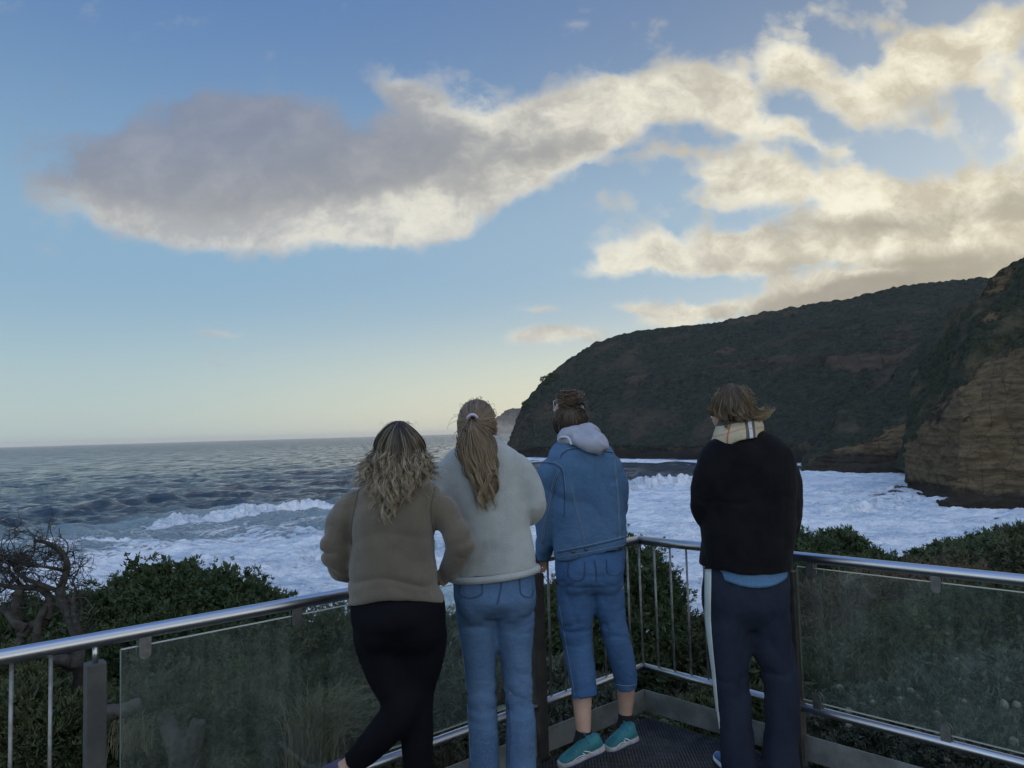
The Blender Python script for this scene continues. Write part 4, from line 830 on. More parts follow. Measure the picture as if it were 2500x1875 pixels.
# ------------------------------------------------ the woman in the denim jacket
Y3 = 3.84; root = person((*pp(1470, 1700, Y3)[:2], 0), 'woman in a blue denim jacket with grey hood, cropped jeans and teal running shoes')
hc = pp(1390, 1022, Y3+.05); yaw3, pit3 = R(28), R(-16); B = head_parts(hc, yaw3, pit3)
B += [trunk([(1380, 1435, 1070, Y3+.03, .045), (1362, 1475, 1125, Y3, .065), (1365, 1505, 1180, Y3, .09), (1372, 1505, 1300, Y3, .09), (1370, 1512, 1420, Y3, .10)]),
      limb([(1385, 1150, Y3, .030), (1358, 1158, Y3, .040), (1342, 1180, Y3+.01, .042), (1334, 1245, Y3+.03, .038), (1328, 1310, Y3+.07, .03), (1322, 1347, Y3+.10, .024)]),
      limb([(1465, 1145, Y3, .030), (1490, 1150, Y3, .038), (1504, 1180, Y3, .042), (1508, 1230, Y3+.04, .038), (1490, 1275, Y3+.15, .03), (1470, 1300, Y3+.22, .024)]),
      limb([(1405, 1430, Y3, .08), (1410, 1560, Y3, .056), (1420, 1690, Y3-.04, .050), (1422, 1735, Y3-.07, .044), (1424, 1775, Y3-.09, .037), (1424, 1800, Y3-.09, .036)]),
      limb([(1485, 1430, Y3, .08), (1502, 1555, Y3+.02, .055), (1525, 1650, Y3+.06, .050), (1528, 1700, Y3+.09, .043), (1527, 1738, Y3+.10, .035), (1528, 1765, Y3+.10, .035)])]
B += hand_parts(pp(1322, 1350, Y3+.11), (.0, .55, -.45), (-.1, .4, 1), .75) + hand_parts(pp(1466, 1302, Y3+.23), (-.6, .6, -.5), (-.1, .4, 1), .6)
link('body', organic('body', B, .006, 5), SKIN, root); eyes(hc, yaw3, pit3, root)
P = [trunk([(1372, 1448, 1062, Y3+.03, .065), (1358, 1470, 1076, Y3+.02, .082), (1345, 1486, 1090, Y3+.01, .098), (1336, 1498, 1108, Y3, .115), (1336, 1508, 1140, Y3, .128), (1345, 1517, 1180, Y3, .134), (1350, 1523, 1230, Y3, .138), (1352, 1526, 1280, Y3, .140), (1353, 1528, 1320, Y3, .138), (1355, 1528, 1346, Y3, .134)], power=2.5),
     limb([(1385, 1135, Y3, .055), (1360, 1142, Y3, .074), (1341, 1165, Y3, .078), (1341, 1225, Y3+.02, .078), (1338, 1280, Y3+.05, .070), (1330, 1315, Y3+.08, .056), (1325, 1342, Y3+.10, .046)]),
     limb([(1465, 1125, Y3, .050), (1488, 1138, Y3, .064), (1503, 1175, Y3, .066), (1506, 1225, Y3+.03, .064), (1496, 1268, Y3+.12, .056), (1478, 1290, Y3+.20, .044)])]
jk = organic('denim_jacket', P, .007, 5, folds('jacket', 1.0, 5)); V = verts(jk); xc = pp(1442, 1348, Y3)[0]; zb = pp(1442, 1350, Y3)[2]
V[:, 2] += .19*(V[:, 0]-xc)*smooth(zb+.20, zb, V[:, 2])*(V[:, 1] < 9); setverts(jk, V); o = link('denim_jacket', jk, JACKET, root); bv = bvh_of(o)
DS = SEAMD
seam('yoke_seam', bv, [(1368, 1120), (1374, 1108), (1392, 1098), (1430, 1096), (1470, 1102), (1498, 1106)], DS, root, .0022); seam('yoke_stitching', bv, [(1364, 1117), (1371, 1105), (1390, 1095), (1430, 1093), (1470, 1099), (1498, 1103)], THREAD, root, .002)
seam('armhole_seam', bv, [(1318, 1130), (1340, 1131), (1358, 1136), (1372, 1150), (1378, 1200), (1377, 1262)], DS, root, .0022); seam('armhole_stitching', bv, [(1318, 1127), (1342, 1128), (1360, 1132), (1376, 1148), (1381, 1200)], THREAD, root, .0018)
seam('sleeve_seam', bv, [(1366, 1145), (1352, 1180), (1340, 1230), (1330, 1280), (1322, 1330)], THREAD, root, .0022, double=2.0)
seam('back_seam', bv, [(1394, 1180), (1404, 1225), (1416, 1275), (1428, 1325)], THREAD, root, .0018, double=1.6); seam('back_seam', bv, [(1499, 1120), (1506, 1180), (1510, 1240), (1513, 1315)], THREAD, root, .0018, double=1.4)
seam('waistband_seam', bv, [(1362, 1350), (1400, 1342), (1450, 1332), (1500, 1320), (1524, 1314)], DS, root, .0022); seam('waistband_stitching', bv, [(1360, 1346), (1400, 1338), (1450, 1328), (1500, 1316), (1524, 1310)], THREAD, root, .0022); seam('hem_stitching', bv, [(1362, 1362), (1400, 1354), (1450, 1345), (1500, 1335), (1524, 1330)], THREAD, root, .0016)
for q in ((1400, 1347), (1430, 1341)):
    p = on_surface(bv, *q, .003)
    if p is not None: link('button', mesh_of('button', [ellipsoid(p, (.008, .004, .008), n=14)]), mat('dark_brass', (.10, .09, .08), .4, metal=.8), root)
P = [trunk([(1358, 1526, 1340, Y3, .118), (1356, 1526, 1380, Y3-.01, .132), (1358, 1525, 1418, Y3-.01, .122), (1375, 1510, 1445, Y3, .080)], power=2.2), ellipsoid(pp(1402, 1406, Y3-.045), (.085, .09, .11)), ellipsoid(pp(1484, 1402, Y3-.045), (.085, .09, .11)),
     limb([(1404, 1385, Y3, .080), (1404, 1440, Y3, .094), (1405, 1490, Y3, .093), (1408, 1548, Y3, .084), (1413, 1590, Y3-.01, .077), (1420, 1647, Y3-.03, .071), (1427, 1690, Y3-.05, .071), (1430, 1706, Y3-.06, .072)]),
     limb([(1482, 1385, Y3, .078), (1484, 1440, Y3, .088), (1492, 1500, Y3+.01, .078), (1504, 1555, Y3+.02, .070), (1519, 1615, Y3+.05, .066), (1528, 1660, Y3+.07, .061), (1530, 1673, Y3+.08, .062)])]
jn = link('jeans', organic('jeans', P, .007, 24, folds('denim', 1.15, 6)), JEANS2, root); bv = bvh_of(jn)
seam('back_pocket', bv, [(1388, 1375), (1388, 1408), (1410, 1418), (1426, 1408), (1428, 1372)], SEAMD, root, .0009, double=1.0); seam('back_pocket', bv, [(1480, 1366), (1484, 1400), (1508, 1404), (1520, 1390)], SEAMD, root, .0009, double=1.0)
seam('centre_seam', bv, [(1450, 1366), (1455, 1390), (1456, 1420)], SEAMD, root, .0010, double=1.2); seam('side_seam', bv, [(1366, 1480), (1380, 1560), (1394, 1640), (1404, 1700)], THREAD, root, .0015)
seam('leg_hem', bv, [(1398, 1704), (1430, 1707), (1460, 1704)], THREAD, root, .002); seam('leg_hem', bv, [(1503, 1671), (1530, 1674), (1554, 1671)], THREAD, root, .002)
SOCK = mat('black_sock', (.012, .012, .016), .9)
link('sock', mesh_of('sock', [limb([(1426, 1782, Y3-.09, .041), (1424, 1800, Y3-.09, .042), (1420, 1815, Y3-.09, .044)])]), SOCK, root); link('sock', mesh_of('sock', [limb([(1528, 1742, Y3+.10, .039), (1527, 1762, Y3+.10, .040), (1522, 1778, Y3+.10, .042)])]), SOCK, root)
TEAL = mat('teal_mesh', (.030, .190, .230), .6, var=(.02, .13, .15), vscale=12, bump=.4, bscale=300); SOLEP = mat('pale_sole', (.42, .43, .44), .6, var=(.30, .28, .28), vscale=25)
NAVYR = mat('navy_rubber', (.02, .03, .10), .6)
for (ank, hl, to) in ((pp(1424, 1806, Y3-.09), pp(1476, 1832, Y3-.10), pp(1368, 1876, Y3-.16)), (pp(1526, 1770, Y3+.10), pp(1558, 1808, Y3+.06), pp(1482, 1836, Y3+.01))):
    u_, g, a, up = shoe(ank, hl, to, root, TEAL, SOLEP, NAVYR)
    sd_ = -1 if (a@np.array([0, 1.0, 0])) > 0 else 1
    st = []
    for k0, k1, h0, h1 in ((.30, .62, .030, .060), (.62, .46, .060, .034), (.46, .74, .034, .030)):
        st.append(np.array([g(k0+(k1-k0)*q, h0+(h1-h0)*q+.006*math.sin(q*3.1))+a*sd_*(.040-.010*(h0+(h1-h0)*q-.03)/.03) for q in np.linspace(0, 1, 8)]))
    V, F, _, _ = tubes(st, [.0028]*3, n=6); o = link('side_stripe', np_mesh('side_stripe', V, F), WHITE, u_)
    lp = [g(.36, .10)+up*(.012+.02*math.sin(q*2))+a*sd_*(.01+.02*q)-0*up for q in np.linspace(0, 2.6, 12)]
    V, F, _, _ = tubes([np.array(lp)], [.0022], n=6); o = link('lace', np_mesh('lace', V, F), TEAL, u_)
# grey hood lying over the jacket collar
P = [limb([(1368, 1070, Y3-.02, .026), (1385, 1062, Y3-.055, .036), (1412, 1056, Y3-.075, .042), (1440, 1054, Y3-.06, .040), (1456, 1066, Y3-.03, .028)]),
     limb([(1400, 1070, Y3-.09, .030), (1430, 1078, Y3-.11, .048), (1455, 1088, Y3-.125, .046), (1470, 1100, Y3-.13, .026)]),
     limb([(1420, 1062, Y3-.09, .034), (1446, 1070, Y3-.11, .040), (1466, 1082, Y3-.12, .036), (1474, 1098, Y3-.125, .022)]), limb([(1372, 1075, Y3-.03, .02), (1400, 1080, Y3-.10, .016), (1430, 1090, Y3-.13, .016)])]
link('hood', organic('hood', P, .006, 4, lambda V, N: .010*((1-np.abs(perlin(V*[9, 9, 14]+2)))**3-.3)), HOOD, root)
dc = np.array([pp(a_, b_, c_) for a_, b_, c_ in ((1362, 1074, Y3-.03), (1372, 1067, Y3-.10), (1386, 1068, Y3-.125), (1392, 1078, Y3-.128), (1395, 1085, Y3-.13))]); V, F, _, _ = tubes([catmull(dc, 6)], [.0055], n=8); link('drawstring', np_mesh('drawstring', V, F), CORD, root)
r3 = (.083, .099, .103); c3 = pp(1391, 1026, Y3+.03); cap(c3, (.079, .095, .099), HAIR3, root, yaw=yaw3*.5)
bun = pp(1391, 984, Y3-.03); paths, rad_, vals = [], [], []
for i in range(420):
    a = hr.uniform(-1.9, 1.9); s0 = ell_path(c3, r3, a, hr.uniform(-.75, -.1), a*.35, .85, 14); s0[:, 0] += .004*np.sin(np.linspace(0, 9, 14)+i); paths.append(s0+hr.normal(0, .002, 3)); rad_.append(np.full(14, .0028)*hr.uniform(.6, 1.2)); vals.append(np.linspace(.05, .6, 14))
for i in range(240):                                               # twisted messy bun
    ph = hr.uniform(0, 6.28); el = hr.uniform(-.5, 1.5); k = 18; T_ = np.linspace(0, hr.uniform(1.4, 3.2), k); rr = .050*(1+.17*hr.normal()); tilt = hr.normal(0, .5)
    q = np.stack([rr*1.1*np.cos(T_+ph)*math.cos(el*.8), rr*.8*np.sin(T_+ph)*math.cos(el*.5), .046*math.sin(el)+rr*.40*np.sin(T_*1.3+tilt)], -1); paths.append(bun+q); rad_.append(np.interp(np.linspace(0, 1, k), [0, .5, 1], [.001, .003, .0008])*hr.uniform(.6, 1.2)); vals.append(np.full(k, hr.uniform(.4, 1.0)))
for i in range(200):                                               # loose wisps blown to the right
    a = hr.uniform(-1.5, 1.9); el = hr.uniform(-.7, 1.2); s0 = ell_path(c3, r3, a, el, a*1.05, el, 4); e = s0[-1]+np.array([hr.uniform(-.01, .055), hr.normal(0, .01), hr.normal(.0, .03)]); T_ = np.linspace(0, 1, 8)[1:, None]; paths.append(np.vstack([s0, s0[-1]*(1-T_)+e*T_+np.sin(T_*hr.uniform(3, 6))*[.0, 0, .014]])); rad_.append(np.full(11, .0008)); vals.append(np.full(11, .75))
hair('hair', paths, rad_, HAIR3, root, vals=vals)
# claw clip and sunglasses pushed into the hair
clip = [np.array([pp(a_, b_, Y3-.07) for a_, b_ in q]) for q in ([(1412, 986), (1420, 982), (1427, 986), (1430, 996)], [(1416, 1002), (1426, 1008), (1433, 1014), (1436, 1022), (1432, 1024)], [(1414, 994), (1424, 1000), (1431, 1006)])]
V, F, _, _ = tubes([catmull(q, 5) for q in clip], [.0085, .0055, .006], n=8); link('claw_clip', np_mesh('claw_clip', V, F), mat('black_clip', (.008, .008, .01), .3), root)
gl_ = [np.array([pp(a_, b_, Y3-.02) for a_, b_ in q]) for q in ([(1351, 980), (1353, 996), (1353, 1004)], [(1351, 980), (1360, 976), (1370, 972)], [(1354, 984), (1362, 980), (1369, 977)], [(1353, 1004), (1352, 999), (1356, 996), (1357, 1001), (1353, 1004)])]
V, F, _, _ = tubes([catmull(q, 4) for q in gl_], [.003, .003, .002, .003], n=8); link('sunglasses', np_mesh('sunglasses', V, F), mat('pale_frame', (.35, .30, .30), .25, spec=.8), root)

# ------------------------------------------------ the man in the black jumper
Y4 = 3.62; root = person((*pp(1840, 1700, Y4)[:2], 0), 'man with windblown blond hair, checked scarf, black jumper and navy tracksuit trousers')
hc = pp(1782, 1006, Y4+.02); yaw4, pit4 = R(32), R(-20); B = head_parts(hc, yaw4, pit4, 1.03)
fl4 = pp(1806, 1800, Y4); fr4 = pp(1903, 1800, Y4)
B += [trunk([(1785, 1838, 1060, Y4+.01, .045), (1750, 1885, 1110, Y4, .07), (1725, 1920, 1150, Y4, .10), (1735, 1912, 1280, Y4, .10), (1735, 1905, 1420, Y4, .11)]),
      limb([(1765, 1150, Y4, .035), (1738, 1158, Y4, .044), (1724, 1180, Y4, .046), (1722, 1238, Y4, .042), (1745, 1278, Y4+.12, .034), (1790, 1290, Y4+.25, .026)]), limb([(1885, 1150, Y4, .035), (1912, 1158, Y4, .044), (1922, 1190, Y4, .046), (1924, 1250, Y4, .042), (1905, 1295, Y4+.12, .034), (1860, 1300, Y4+.25, .026)]),
      limb([(1770, 1450, Y4, .085), (1788, 1620, Y4, .06), ((fl4[0], Y4, .14), .038), ((fl4[0], Y4, .07), .038)]), limb([(1880, 1450, Y4, .085), (1898, 1620, Y4, .06), ((fr4[0], Y4, .14), .038), ((fr4[0], Y4, .07), .038)])]
B += hand_parts(pp(1796, 1290, Y4+.26), (1, .2, .1), (0, 1, 0), .5) + hand_parts(pp(1852, 1300, Y4+.28), (-1, .2, .1), (0, 1, 0), .5)
link('body', organic('body', B, .006, 5), SKIN, root); eyes(hc, yaw4, pit4, root)
P = [trunk([(1768, 1852, 1052, Y4, .066), (1748, 1878, 1062, Y4, .085), (1724, 1908, 1078, Y4, .108), (1708, 1930, 1100, Y4, .128), (1702, 1940, 1130, Y4, .142), (1704, 1942, 1180, Y4, .148), (1709, 1940, 1250, Y4, .150), (1714, 1936, 1310, Y4, .150), (1713, 1930, 1350, Y4, .155), (1712, 1927, 1384, Y4, .156)], power=2.4),
     limb([(1765, 1135, Y4, .055), (1738, 1145, Y4, .074), (1723, 1190, Y4, .074), (1721, 1235, Y4, .072), (1734, 1268, Y4+.06, .062), (1775, 1288, Y4+.2, .046)]),
     limb([(1885, 1135, Y4, .055), (1910, 1145, Y4, .074), (1923, 1195, Y4, .073), (1924, 1250, Y4, .070), (1912, 1298, Y4+.08, .060), (1870, 1305, Y4+.2, .046)])]
jp = organic('black_jumper', P, .007, 6, folds('soft', .9, 7)); V = verts(jp); xc = pp(1820, 1385, Y4)[0]; zb = pp(1820, 1388, Y4)[2]
V[:, 2] -= (.07*(V[:, 0]-xc)+.012*np.clip(1-((V[:, 0]-xc)/.2)**2, 0, 1))*smooth(zb+.2, zb, V[:, 2]); setverts(jp, V); link('black_jumper', jp, BLACKWOOL, root)
sh = trunk([(1734, 1916, 1365, Y4-.004, .137), (1734, 1916, 1394, Y4-.004, .139)]); V = sh[0]; xc = pp(1825, 1398, Y4)[0]; lowv = V[:, 2] < V[:, 2].mean()
V[lowv, 2] -= .052*np.clip(1-((V[lowv, 0]-xc-.01)/.19)**2, 0, 1); link('shirt_tail', mesh_of('shirt_tail', [(V, sh[1], sh[2])]), SHIRT, root)
P = [trunk([(1722, 1918, 1375, Y4, .118), (1717, 1922, 1410, Y4, .124), (1716, 1923, 1450, Y4, .130), (1720, 1922, 1490, Y4, .118), (1745, 1900, 1530, Y4, .080)], power=2.3),
     limb([(1772, 1440, Y4, .090), (1774, 1510, Y4, .106), (1779, 1580, Y4, .104), (1780, 1630, Y4, .093), (1787, 1696, Y4, .086), (1797, 1779, Y4-.01, .082), (1804, 1850, Y4-.01, .083), ((fl4[0], Y4, .04), .088)]),
     limb([(1872, 1440, Y4, .090), (1876, 1510, Y4, .104), (1886, 1580, Y4, .102), (1899, 1630, Y4, .090), (1908, 1713, Y4, .086), (1909, 1779, Y4-.01, .082), (1903, 1850, Y4-.01, .088), ((fr4[0], Y4, .04), .092)])]
tr_ = link('track_trousers', organic('track_trousers', P, .007, 60, folds('soft', 1.1, 8)), NAVY, root); bv = bvh_of(tr_)
patch('side_stripe', bv, [(1722, 1738, 1390), (1722, 1737, 1450), (1723, 1737, 1515), (1731, 1742, 1581), (1739, 1748, 1640), (1746, 1753, 1700), (1756, 1759.5, 1779)], mat('white_tape', (.52, .58, .56), .8), root)
BLUES = mat('blue_trainer', (.05, .12, .26), .6)
for q, s_ in ((fl4, -1), (fr4, 1)): shoe((q[0], Y4, .10), (q[0]+.01*s_, Y4-.07, 0), (q[0]+s_*.05, Y4+.21, 0), root, BLUES, WHITE, DARKR)
# scarf: two turns of checked wool
def scarf_mat():
    def fn(t, co, c, b):
        sp = t.new('ShaderNodeSeparateXYZ'); t.l.new(t.coord('UV'), sp.inputs[0]); u_, v_ = sp.outputs[0], sp.outputs[1]
        def band(x, a, w_): return t.ramp(t.math('ABSOLUTE', t.math('SUBTRACT', x, a)), w_, w_*1.15, 1, 0)
        c = t.mix(t.ramp(t.noise(co, 60, 3, .6), .3, .7), (.42, .37, .26), (.50, .44, .32))
        c = t.mix(band(v_, .88, .10), c, (.09, .10, .10))
        for a_, w_ in ((.515, .012), (.565, .012)): c = t.mix(t.math('MULTIPLY', band(u_, a_, w_), .92), c, (.075, .085, .09))
        c = t.mix(band(u_, .540, .013), c, (.55, .58, .62)); c = t.mix(t.math('MULTIPLY', band(v_, .88, .10), band(u_, .535, .016)), c, (.01, .015, .05))
        c = t.mix(t.math('MULTIPLY', band(u_, .40, .005), .8), c, (.40, .10, .07)); c = t.mix(t.math('MULTIPLY', band(v_, .45, .03), .45), c, (.40, .14, .10))
        for a_ in (.10, .80): c = t.mix(band(u_, a_, .03), c, (.06, .07, .08))
        return c
    return mat('checked_scarf', (.4, .35, .25), .92, fn=fn, bump=.6, bscale=300, bdist=.002, spec=.1)
nu, nv = 72, 16; U_, V_ = np.meshgrid(np.linspace(0, 1, nu), np.linspace(0, 1, nv)); th = U_*2*math.pi + math.pi/2       # u=.5 is the back of the neck
cs = pp(1803, 1042, Y4+.0); wob_ = .005*np.sin(th*3+V_*5); rx_ = .104-.024*V_+.012*np.sin(V_*3.14)+wob_; ry_ = .100-.026*V_+.012*np.sin(V_*3.14)+wob_
left_ = smooth(.1, 1.0, -np.cos(th)); X_ = cs[0]+.006*(V_-.5)+rx_*np.cos(th)-.030*left_*(1-V_); Y_ = cs[1]+ry_*np.sin(th)
Z_ = cs[2]-.058+.100*V_+.10*(X_-cs[0])-.035*left_*(1-V_)-.02*smooth(0, 1, np.sin(th))
sm = np_mesh('scarf', np.stack([X_, Y_, Z_], -1).reshape(-1, 3), grid_faces(nv, nu), True, uv=np.stack([U_, V_], -1).reshape(-1, 2)); so_ = link('scarf', sm, scarf_mat(), root); q = so_.modifiers.new('s', 'SOLIDIFY'); q.thickness = .008; q.offset = 1
r4 = (.088, .106, .114); c4_ = pp(1786, 996, Y4+.0); cap(c4_, (.082, .100, .108), HAIR4, root, yaw=yaw4*.5)
paths, rad_, vals = [], [], []
for i in range(86):
    a = hr.uniform(-1.75, 1.95); k = 24; up_ = ell_path(c4_, r4, a*.3-.25, 1.32, a, -.10+hr.normal(0, .10), 13); s0 = up_[-1]; T_ = np.linspace(0, 1, 13)[1:, None]
    f_ = float(smooth(.1, 1.5, a)); g_ = float(smooth(-.9, -1.6, a))
    d_ = np.array([.108*f_-.020*g_+.004, -.012*math.cos(a), -.056+.018*f_+.034*g_+hr.normal(0, .008)])*hr.uniform(.6, 1.2)
    lo = s0+d_*T_ + np.array([.012*f_-.012*g_, -.010*math.cos(a), .040*f_+.03*g_+.010])*T_**3 - np.array([0, 0, .016])*np.sin(T_*3.14)*(1-g_)
    n0 = len(paths); lock(np.vstack([up_, lo]), 14, .0050, hr.uniform(.007, .015), hr.uniform(.06, .09), .0018, .25)
    for q in paths[n0:]: vals.append(np.linspace(0, .55+.5*f_+.2*hr.random(), len(q)))
for i in range(170):
    a = hr.uniform(-1.6, 1.9); el = hr.uniform(-.3, .9); s0 = ell_path(c4_, r4, a, el+.3, a, el, 4); f_ = smooth(.2, 1.6, a); e = s0[-1]+np.array([hr.uniform(.0, .05)*(.3+f_)-.02*(a < -.9), 0, hr.normal(.0, .018)]); T_ = np.linspace(0, 1, 8)[1:, None]; paths.append(np.vstack([s0, s0[-1]*(1-T_)+e*T_+np.sin(T_*4)*[0, 0, .010]])); rad_.append(np.full(11, .0008)); vals.append(np.full(11, .95))
hair('hair', paths, rad_, HAIR4, root, vals=vals)
# ================================================================== THE SLOPE BELOW THE LOOKOUT AND ITS PLANTS
def ground_z(x, y):
    r = np.hypot(x, y); az = np.degrees(np.arctan2(x, y))
    rt = smooth(14, 34, az)*(az < 150)
    zl = -1.30 - .07*np.clip(r-4, 0, 8) - .42*np.clip(r-12, 0, 10) - .9*np.clip(r-22, 0, 40)
    zr = -1.30 - .055*np.clip(r-4, 0, 40) - .75*np.clip(r-30, 0, 60)
    z = zl*(1-rt)+zr*rt; back = smooth(80, 130, np.abs(az)); z = z*(1-back) + back*(-1.2)
    return np.maximum(z + .16*perlin(np.stack([x*.35, y*.35, x*0], -1)) + .05*perlin(np.stack([x*1.4, y*1.4, x*0+5], -1)), SEA-4)
rad = np.concatenate([np.linspace(.3, 14, 110), np.geomspace(14.2, 95, 120)]); ang = np.linspace(-math.pi, math.pi, 361)
RR, AA = np.meshgrid(rad, ang, indexing='ij'); X = (RR*np.sin(AA)).ravel(); Y = (RR*np.cos(AA)).ravel(); Z = ground_z(X, Y)
SOIL = mat('heath_soil', (0.039, 0.034, 0.023), .95, var=(0.065, 0.062, 0.034), vscale=1.6, bump=1.0, bscale=9, bdist=.12, spec=.1)
link('ground', np_mesh('ground', np.stack([X, Y, Z], -1), grid_faces(len(rad), len(ang))[:, ::-1]), SOIL); tag(bpy.data.objects['ground'], 'dark heath slope falling from the lookout to the bay', 'ground', kind='structure')
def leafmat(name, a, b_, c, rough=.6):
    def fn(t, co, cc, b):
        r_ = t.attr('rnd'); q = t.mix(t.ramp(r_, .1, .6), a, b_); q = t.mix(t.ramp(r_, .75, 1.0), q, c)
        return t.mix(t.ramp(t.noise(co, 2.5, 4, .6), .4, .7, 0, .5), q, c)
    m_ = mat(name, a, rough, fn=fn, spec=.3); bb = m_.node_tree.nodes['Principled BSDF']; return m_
DARKLEAF = leafmat('dark_shrub_leaf', (0.032, 0.055, 0.026), (0.058, 0.090, 0.038), (0.109, 0.138, 0.058))
OLIVE = leafmat('olive_leaf', (0.041, 0.052, 0.026), (0.072, 0.084, 0.041), (0.123, 0.123, 0.065))
GREYLEAF = leafmat('grey_green_leaf', (0.055, 0.072, 0.052), (0.093, 0.110, 0.079), (0.154, 0.168, 0.122))
GREEN = leafmat('fresh_leaf', (0.034, 0.052, 0.022), (0.068, 0.090, 0.037), (0.119, 0.122, 0.054))
BROWNL = leafmat('dry_leaf', (0.065, 0.049, 0.032), (0.116, 0.084, 0.052), (0.189, 0.145, 0.087))
STRAW = leafmat('straw', (0.101, 0.101, 0.056), (0.162, 0.152, 0.086), (0.264, 0.234, 0.142))
BARK = mat('grey_bark', (.075, .070, .065), .9, var=(.13, .12, .11), vscale=9, bump=1.0, bscale=40, bdist=.01, spec=.1)
DBARK = mat('dark_bark', (.05, .047, .043), .95, var=(.085, .08, .072), vscale=12, bump=1.0, bscale=30, bdist=.02, spec=.08)
pr = np.random.default_rng(21)
def sprigs(P, N, m_, L, w_, spread, seed=0):
    """m_ leaves round each point P, pointing along N"""
    n = len(P); D = N[:, None, :] + pr.normal(0, spread, (n, m_, 3)); D /= np.linalg.norm(D, axis=2)[..., None]
    A = np.cross(D, pr.normal(size=(n, m_, 3))); A /= np.linalg.norm(A, axis=2)[..., None]+1e-9; Bn = np.cross(D, A)
    l = L*pr.uniform(.55, 1.25, (n, m_, 1)); b0 = P[:, None, :]+pr.normal(0, L*.18, (n, m_, 3)); mid_ = b0+D*l*.5+Bn*l*.10; tip = b0+D*l
    V = np.stack([b0, mid_+A*w_, tip, mid_-A*w_], 2).reshape(-1, 3); F = np.arange(len(V)).reshape(-1, 4)
    rn = np.clip(np.repeat(pr.uniform(0, 1, n), m_)*.6+pr.uniform(0, .4, n*m_), 0, 1); return V, F, np.repeat(rn, 4)
def lobes_points(lobes, n, lump=.18, fill=.75):
    W = np.array([l[3]*l[4] for l in lobes]); W = W/W.sum(); P = []; Nn = []
    for l, w_ in zip(lobes, W):
        k = int(n*w_)+4; d = pr.normal(size=(k, 3)); d /= np.linalg.norm(d, axis=1)[:, None]
        r_ = 1+lump*1.6*perlin(d*3.1+l[0]*3.3)+lump*perlin(d*7.3+l[1]); r_ *= pr.uniform(fill, 1.03, k)**.5
        s = np.array([l[3], l[3], l[4]]); P.append(np.array(l[:3])+d*s*r_[:, None]); q = d/s; Nn.append(q/np.linalg.norm(q, axis=1)[:, None])
    return np.vstack(P), np.vstack(Nn)
def lobe(px_, py_, D, r_, rz=None): c = pp(px_, py_, D); return (c[0], c[1], c[2], r_, rz or r_)
def shrub(label, lobes, n, m_leaf, L, w_, mleaf=8, spread=.55, lump=.2, twigs=14, group=None, up=.25, name='shrub', heads=0, core=True):
    cx_ = np.mean([l[0] for l in lobes]); cy_ = np.mean([l[1] for l in lobes]); gz = float(ground_z(np.array([cx_]), np.array([cy_]))[0])
    root = thing(name, (cx_, cy_, gz), label, 'shrub', group)
    P, N = lobes_points(lobes, n, lump); N = N+np.array([0, 0, up]); N /= np.linalg.norm(N, axis=1)[:, None]
    V, F, rn = sprigs(P, N, mleaf, L, w_, spread)
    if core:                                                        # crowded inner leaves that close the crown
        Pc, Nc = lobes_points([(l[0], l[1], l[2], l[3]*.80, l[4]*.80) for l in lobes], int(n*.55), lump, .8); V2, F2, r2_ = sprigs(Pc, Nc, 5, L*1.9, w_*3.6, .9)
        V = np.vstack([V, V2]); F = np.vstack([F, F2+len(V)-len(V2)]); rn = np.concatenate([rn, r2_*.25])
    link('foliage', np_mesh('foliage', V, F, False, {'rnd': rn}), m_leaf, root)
    paths, rad_ = [], []; base = np.array([cx_, cy_, gz-.1])
    for i in range(twigs):
        l = lobes[i % len(lobes)]; d = pr.normal(size=3); d[2] = abs(d[2])+.6; d /= np.linalg.norm(d); e = np.array(l[:3])+d*np.array([l[3], l[3], l[4]])*pr.uniform(1.05, 1.38)
        T_ = np.linspace(0, 1, 12)[:, None]; mid_ = base*.35+np.array(l[:3])*.65+pr.normal(0, .08, 3); q = (1-T_)**2*(base+pr.normal(0, .08, 3)*[1, 1, 0])+2*T_*(1-T_)*mid_+T_**2*e; q += .02*np.sin(T_*9+i); paths.append(q); rad_.append(np.linspace(.018, .0018, 12))
    V, F, _, _ = tubes(paths, rad_, n=5); link('branches', np_mesh('branches', V, F), BARK, root)
    if heads:
        hv, hf, _ = ellipsoid((0, 0, 0), (.024, .024, .018), n=12); hv *= (1+.18*perlin(hv*120))[:, None]; hm = np_mesh('flower_head', hv, hf); hm.materials.append(HEADM)
        idx = pr.choice(len(P), heads, replace=False)
        for i in idx:
            if N[i][1] > .35: i = idx[0]
            o = bpy.data.objects.new('flower_head', hm); COL.objects.link(o); o.parent = root; q = P[i]+N[i]*L*.9+pr.normal(0, .012, 3)-np.array(root.location); o.location = Vector(q); s = pr.uniform(.6, 1.15); o.scale = (s, s, s); o.rotation_euler = tuple(pr.uniform(0, 3, 3))
    return root
HEADM = mat('pale_flower_head', (.25, .245, .19), .9, var=(.14, .13, .09), vscale=60, bump=.8, bscale=260, bdist=.004)
G = 'shrubs growing on the slope below the lookout'
shrub('big dark rounded bush beyond the left railing, its top against the surf', [lobe(400, 1470, 8.0, .50, .40), lobe(300, 1500, 7.9, .42, .34), lobe(520, 1480, 8.0, .48, .34), lobe(640, 1505, 8.0, .34, .24), lobe(455, 1560, 7.7, .62, .42), lobe(600, 1560, 7.8, .50, .34), lobe(320, 1600, 7.6, .55, .42), lobe(560, 1640, 7.6, .62, .42), lobe(420, 1700, 7.5, .6, .4)], 13000, DARKLEAF, .046, .0075, 9, .7, .36, 30, G)
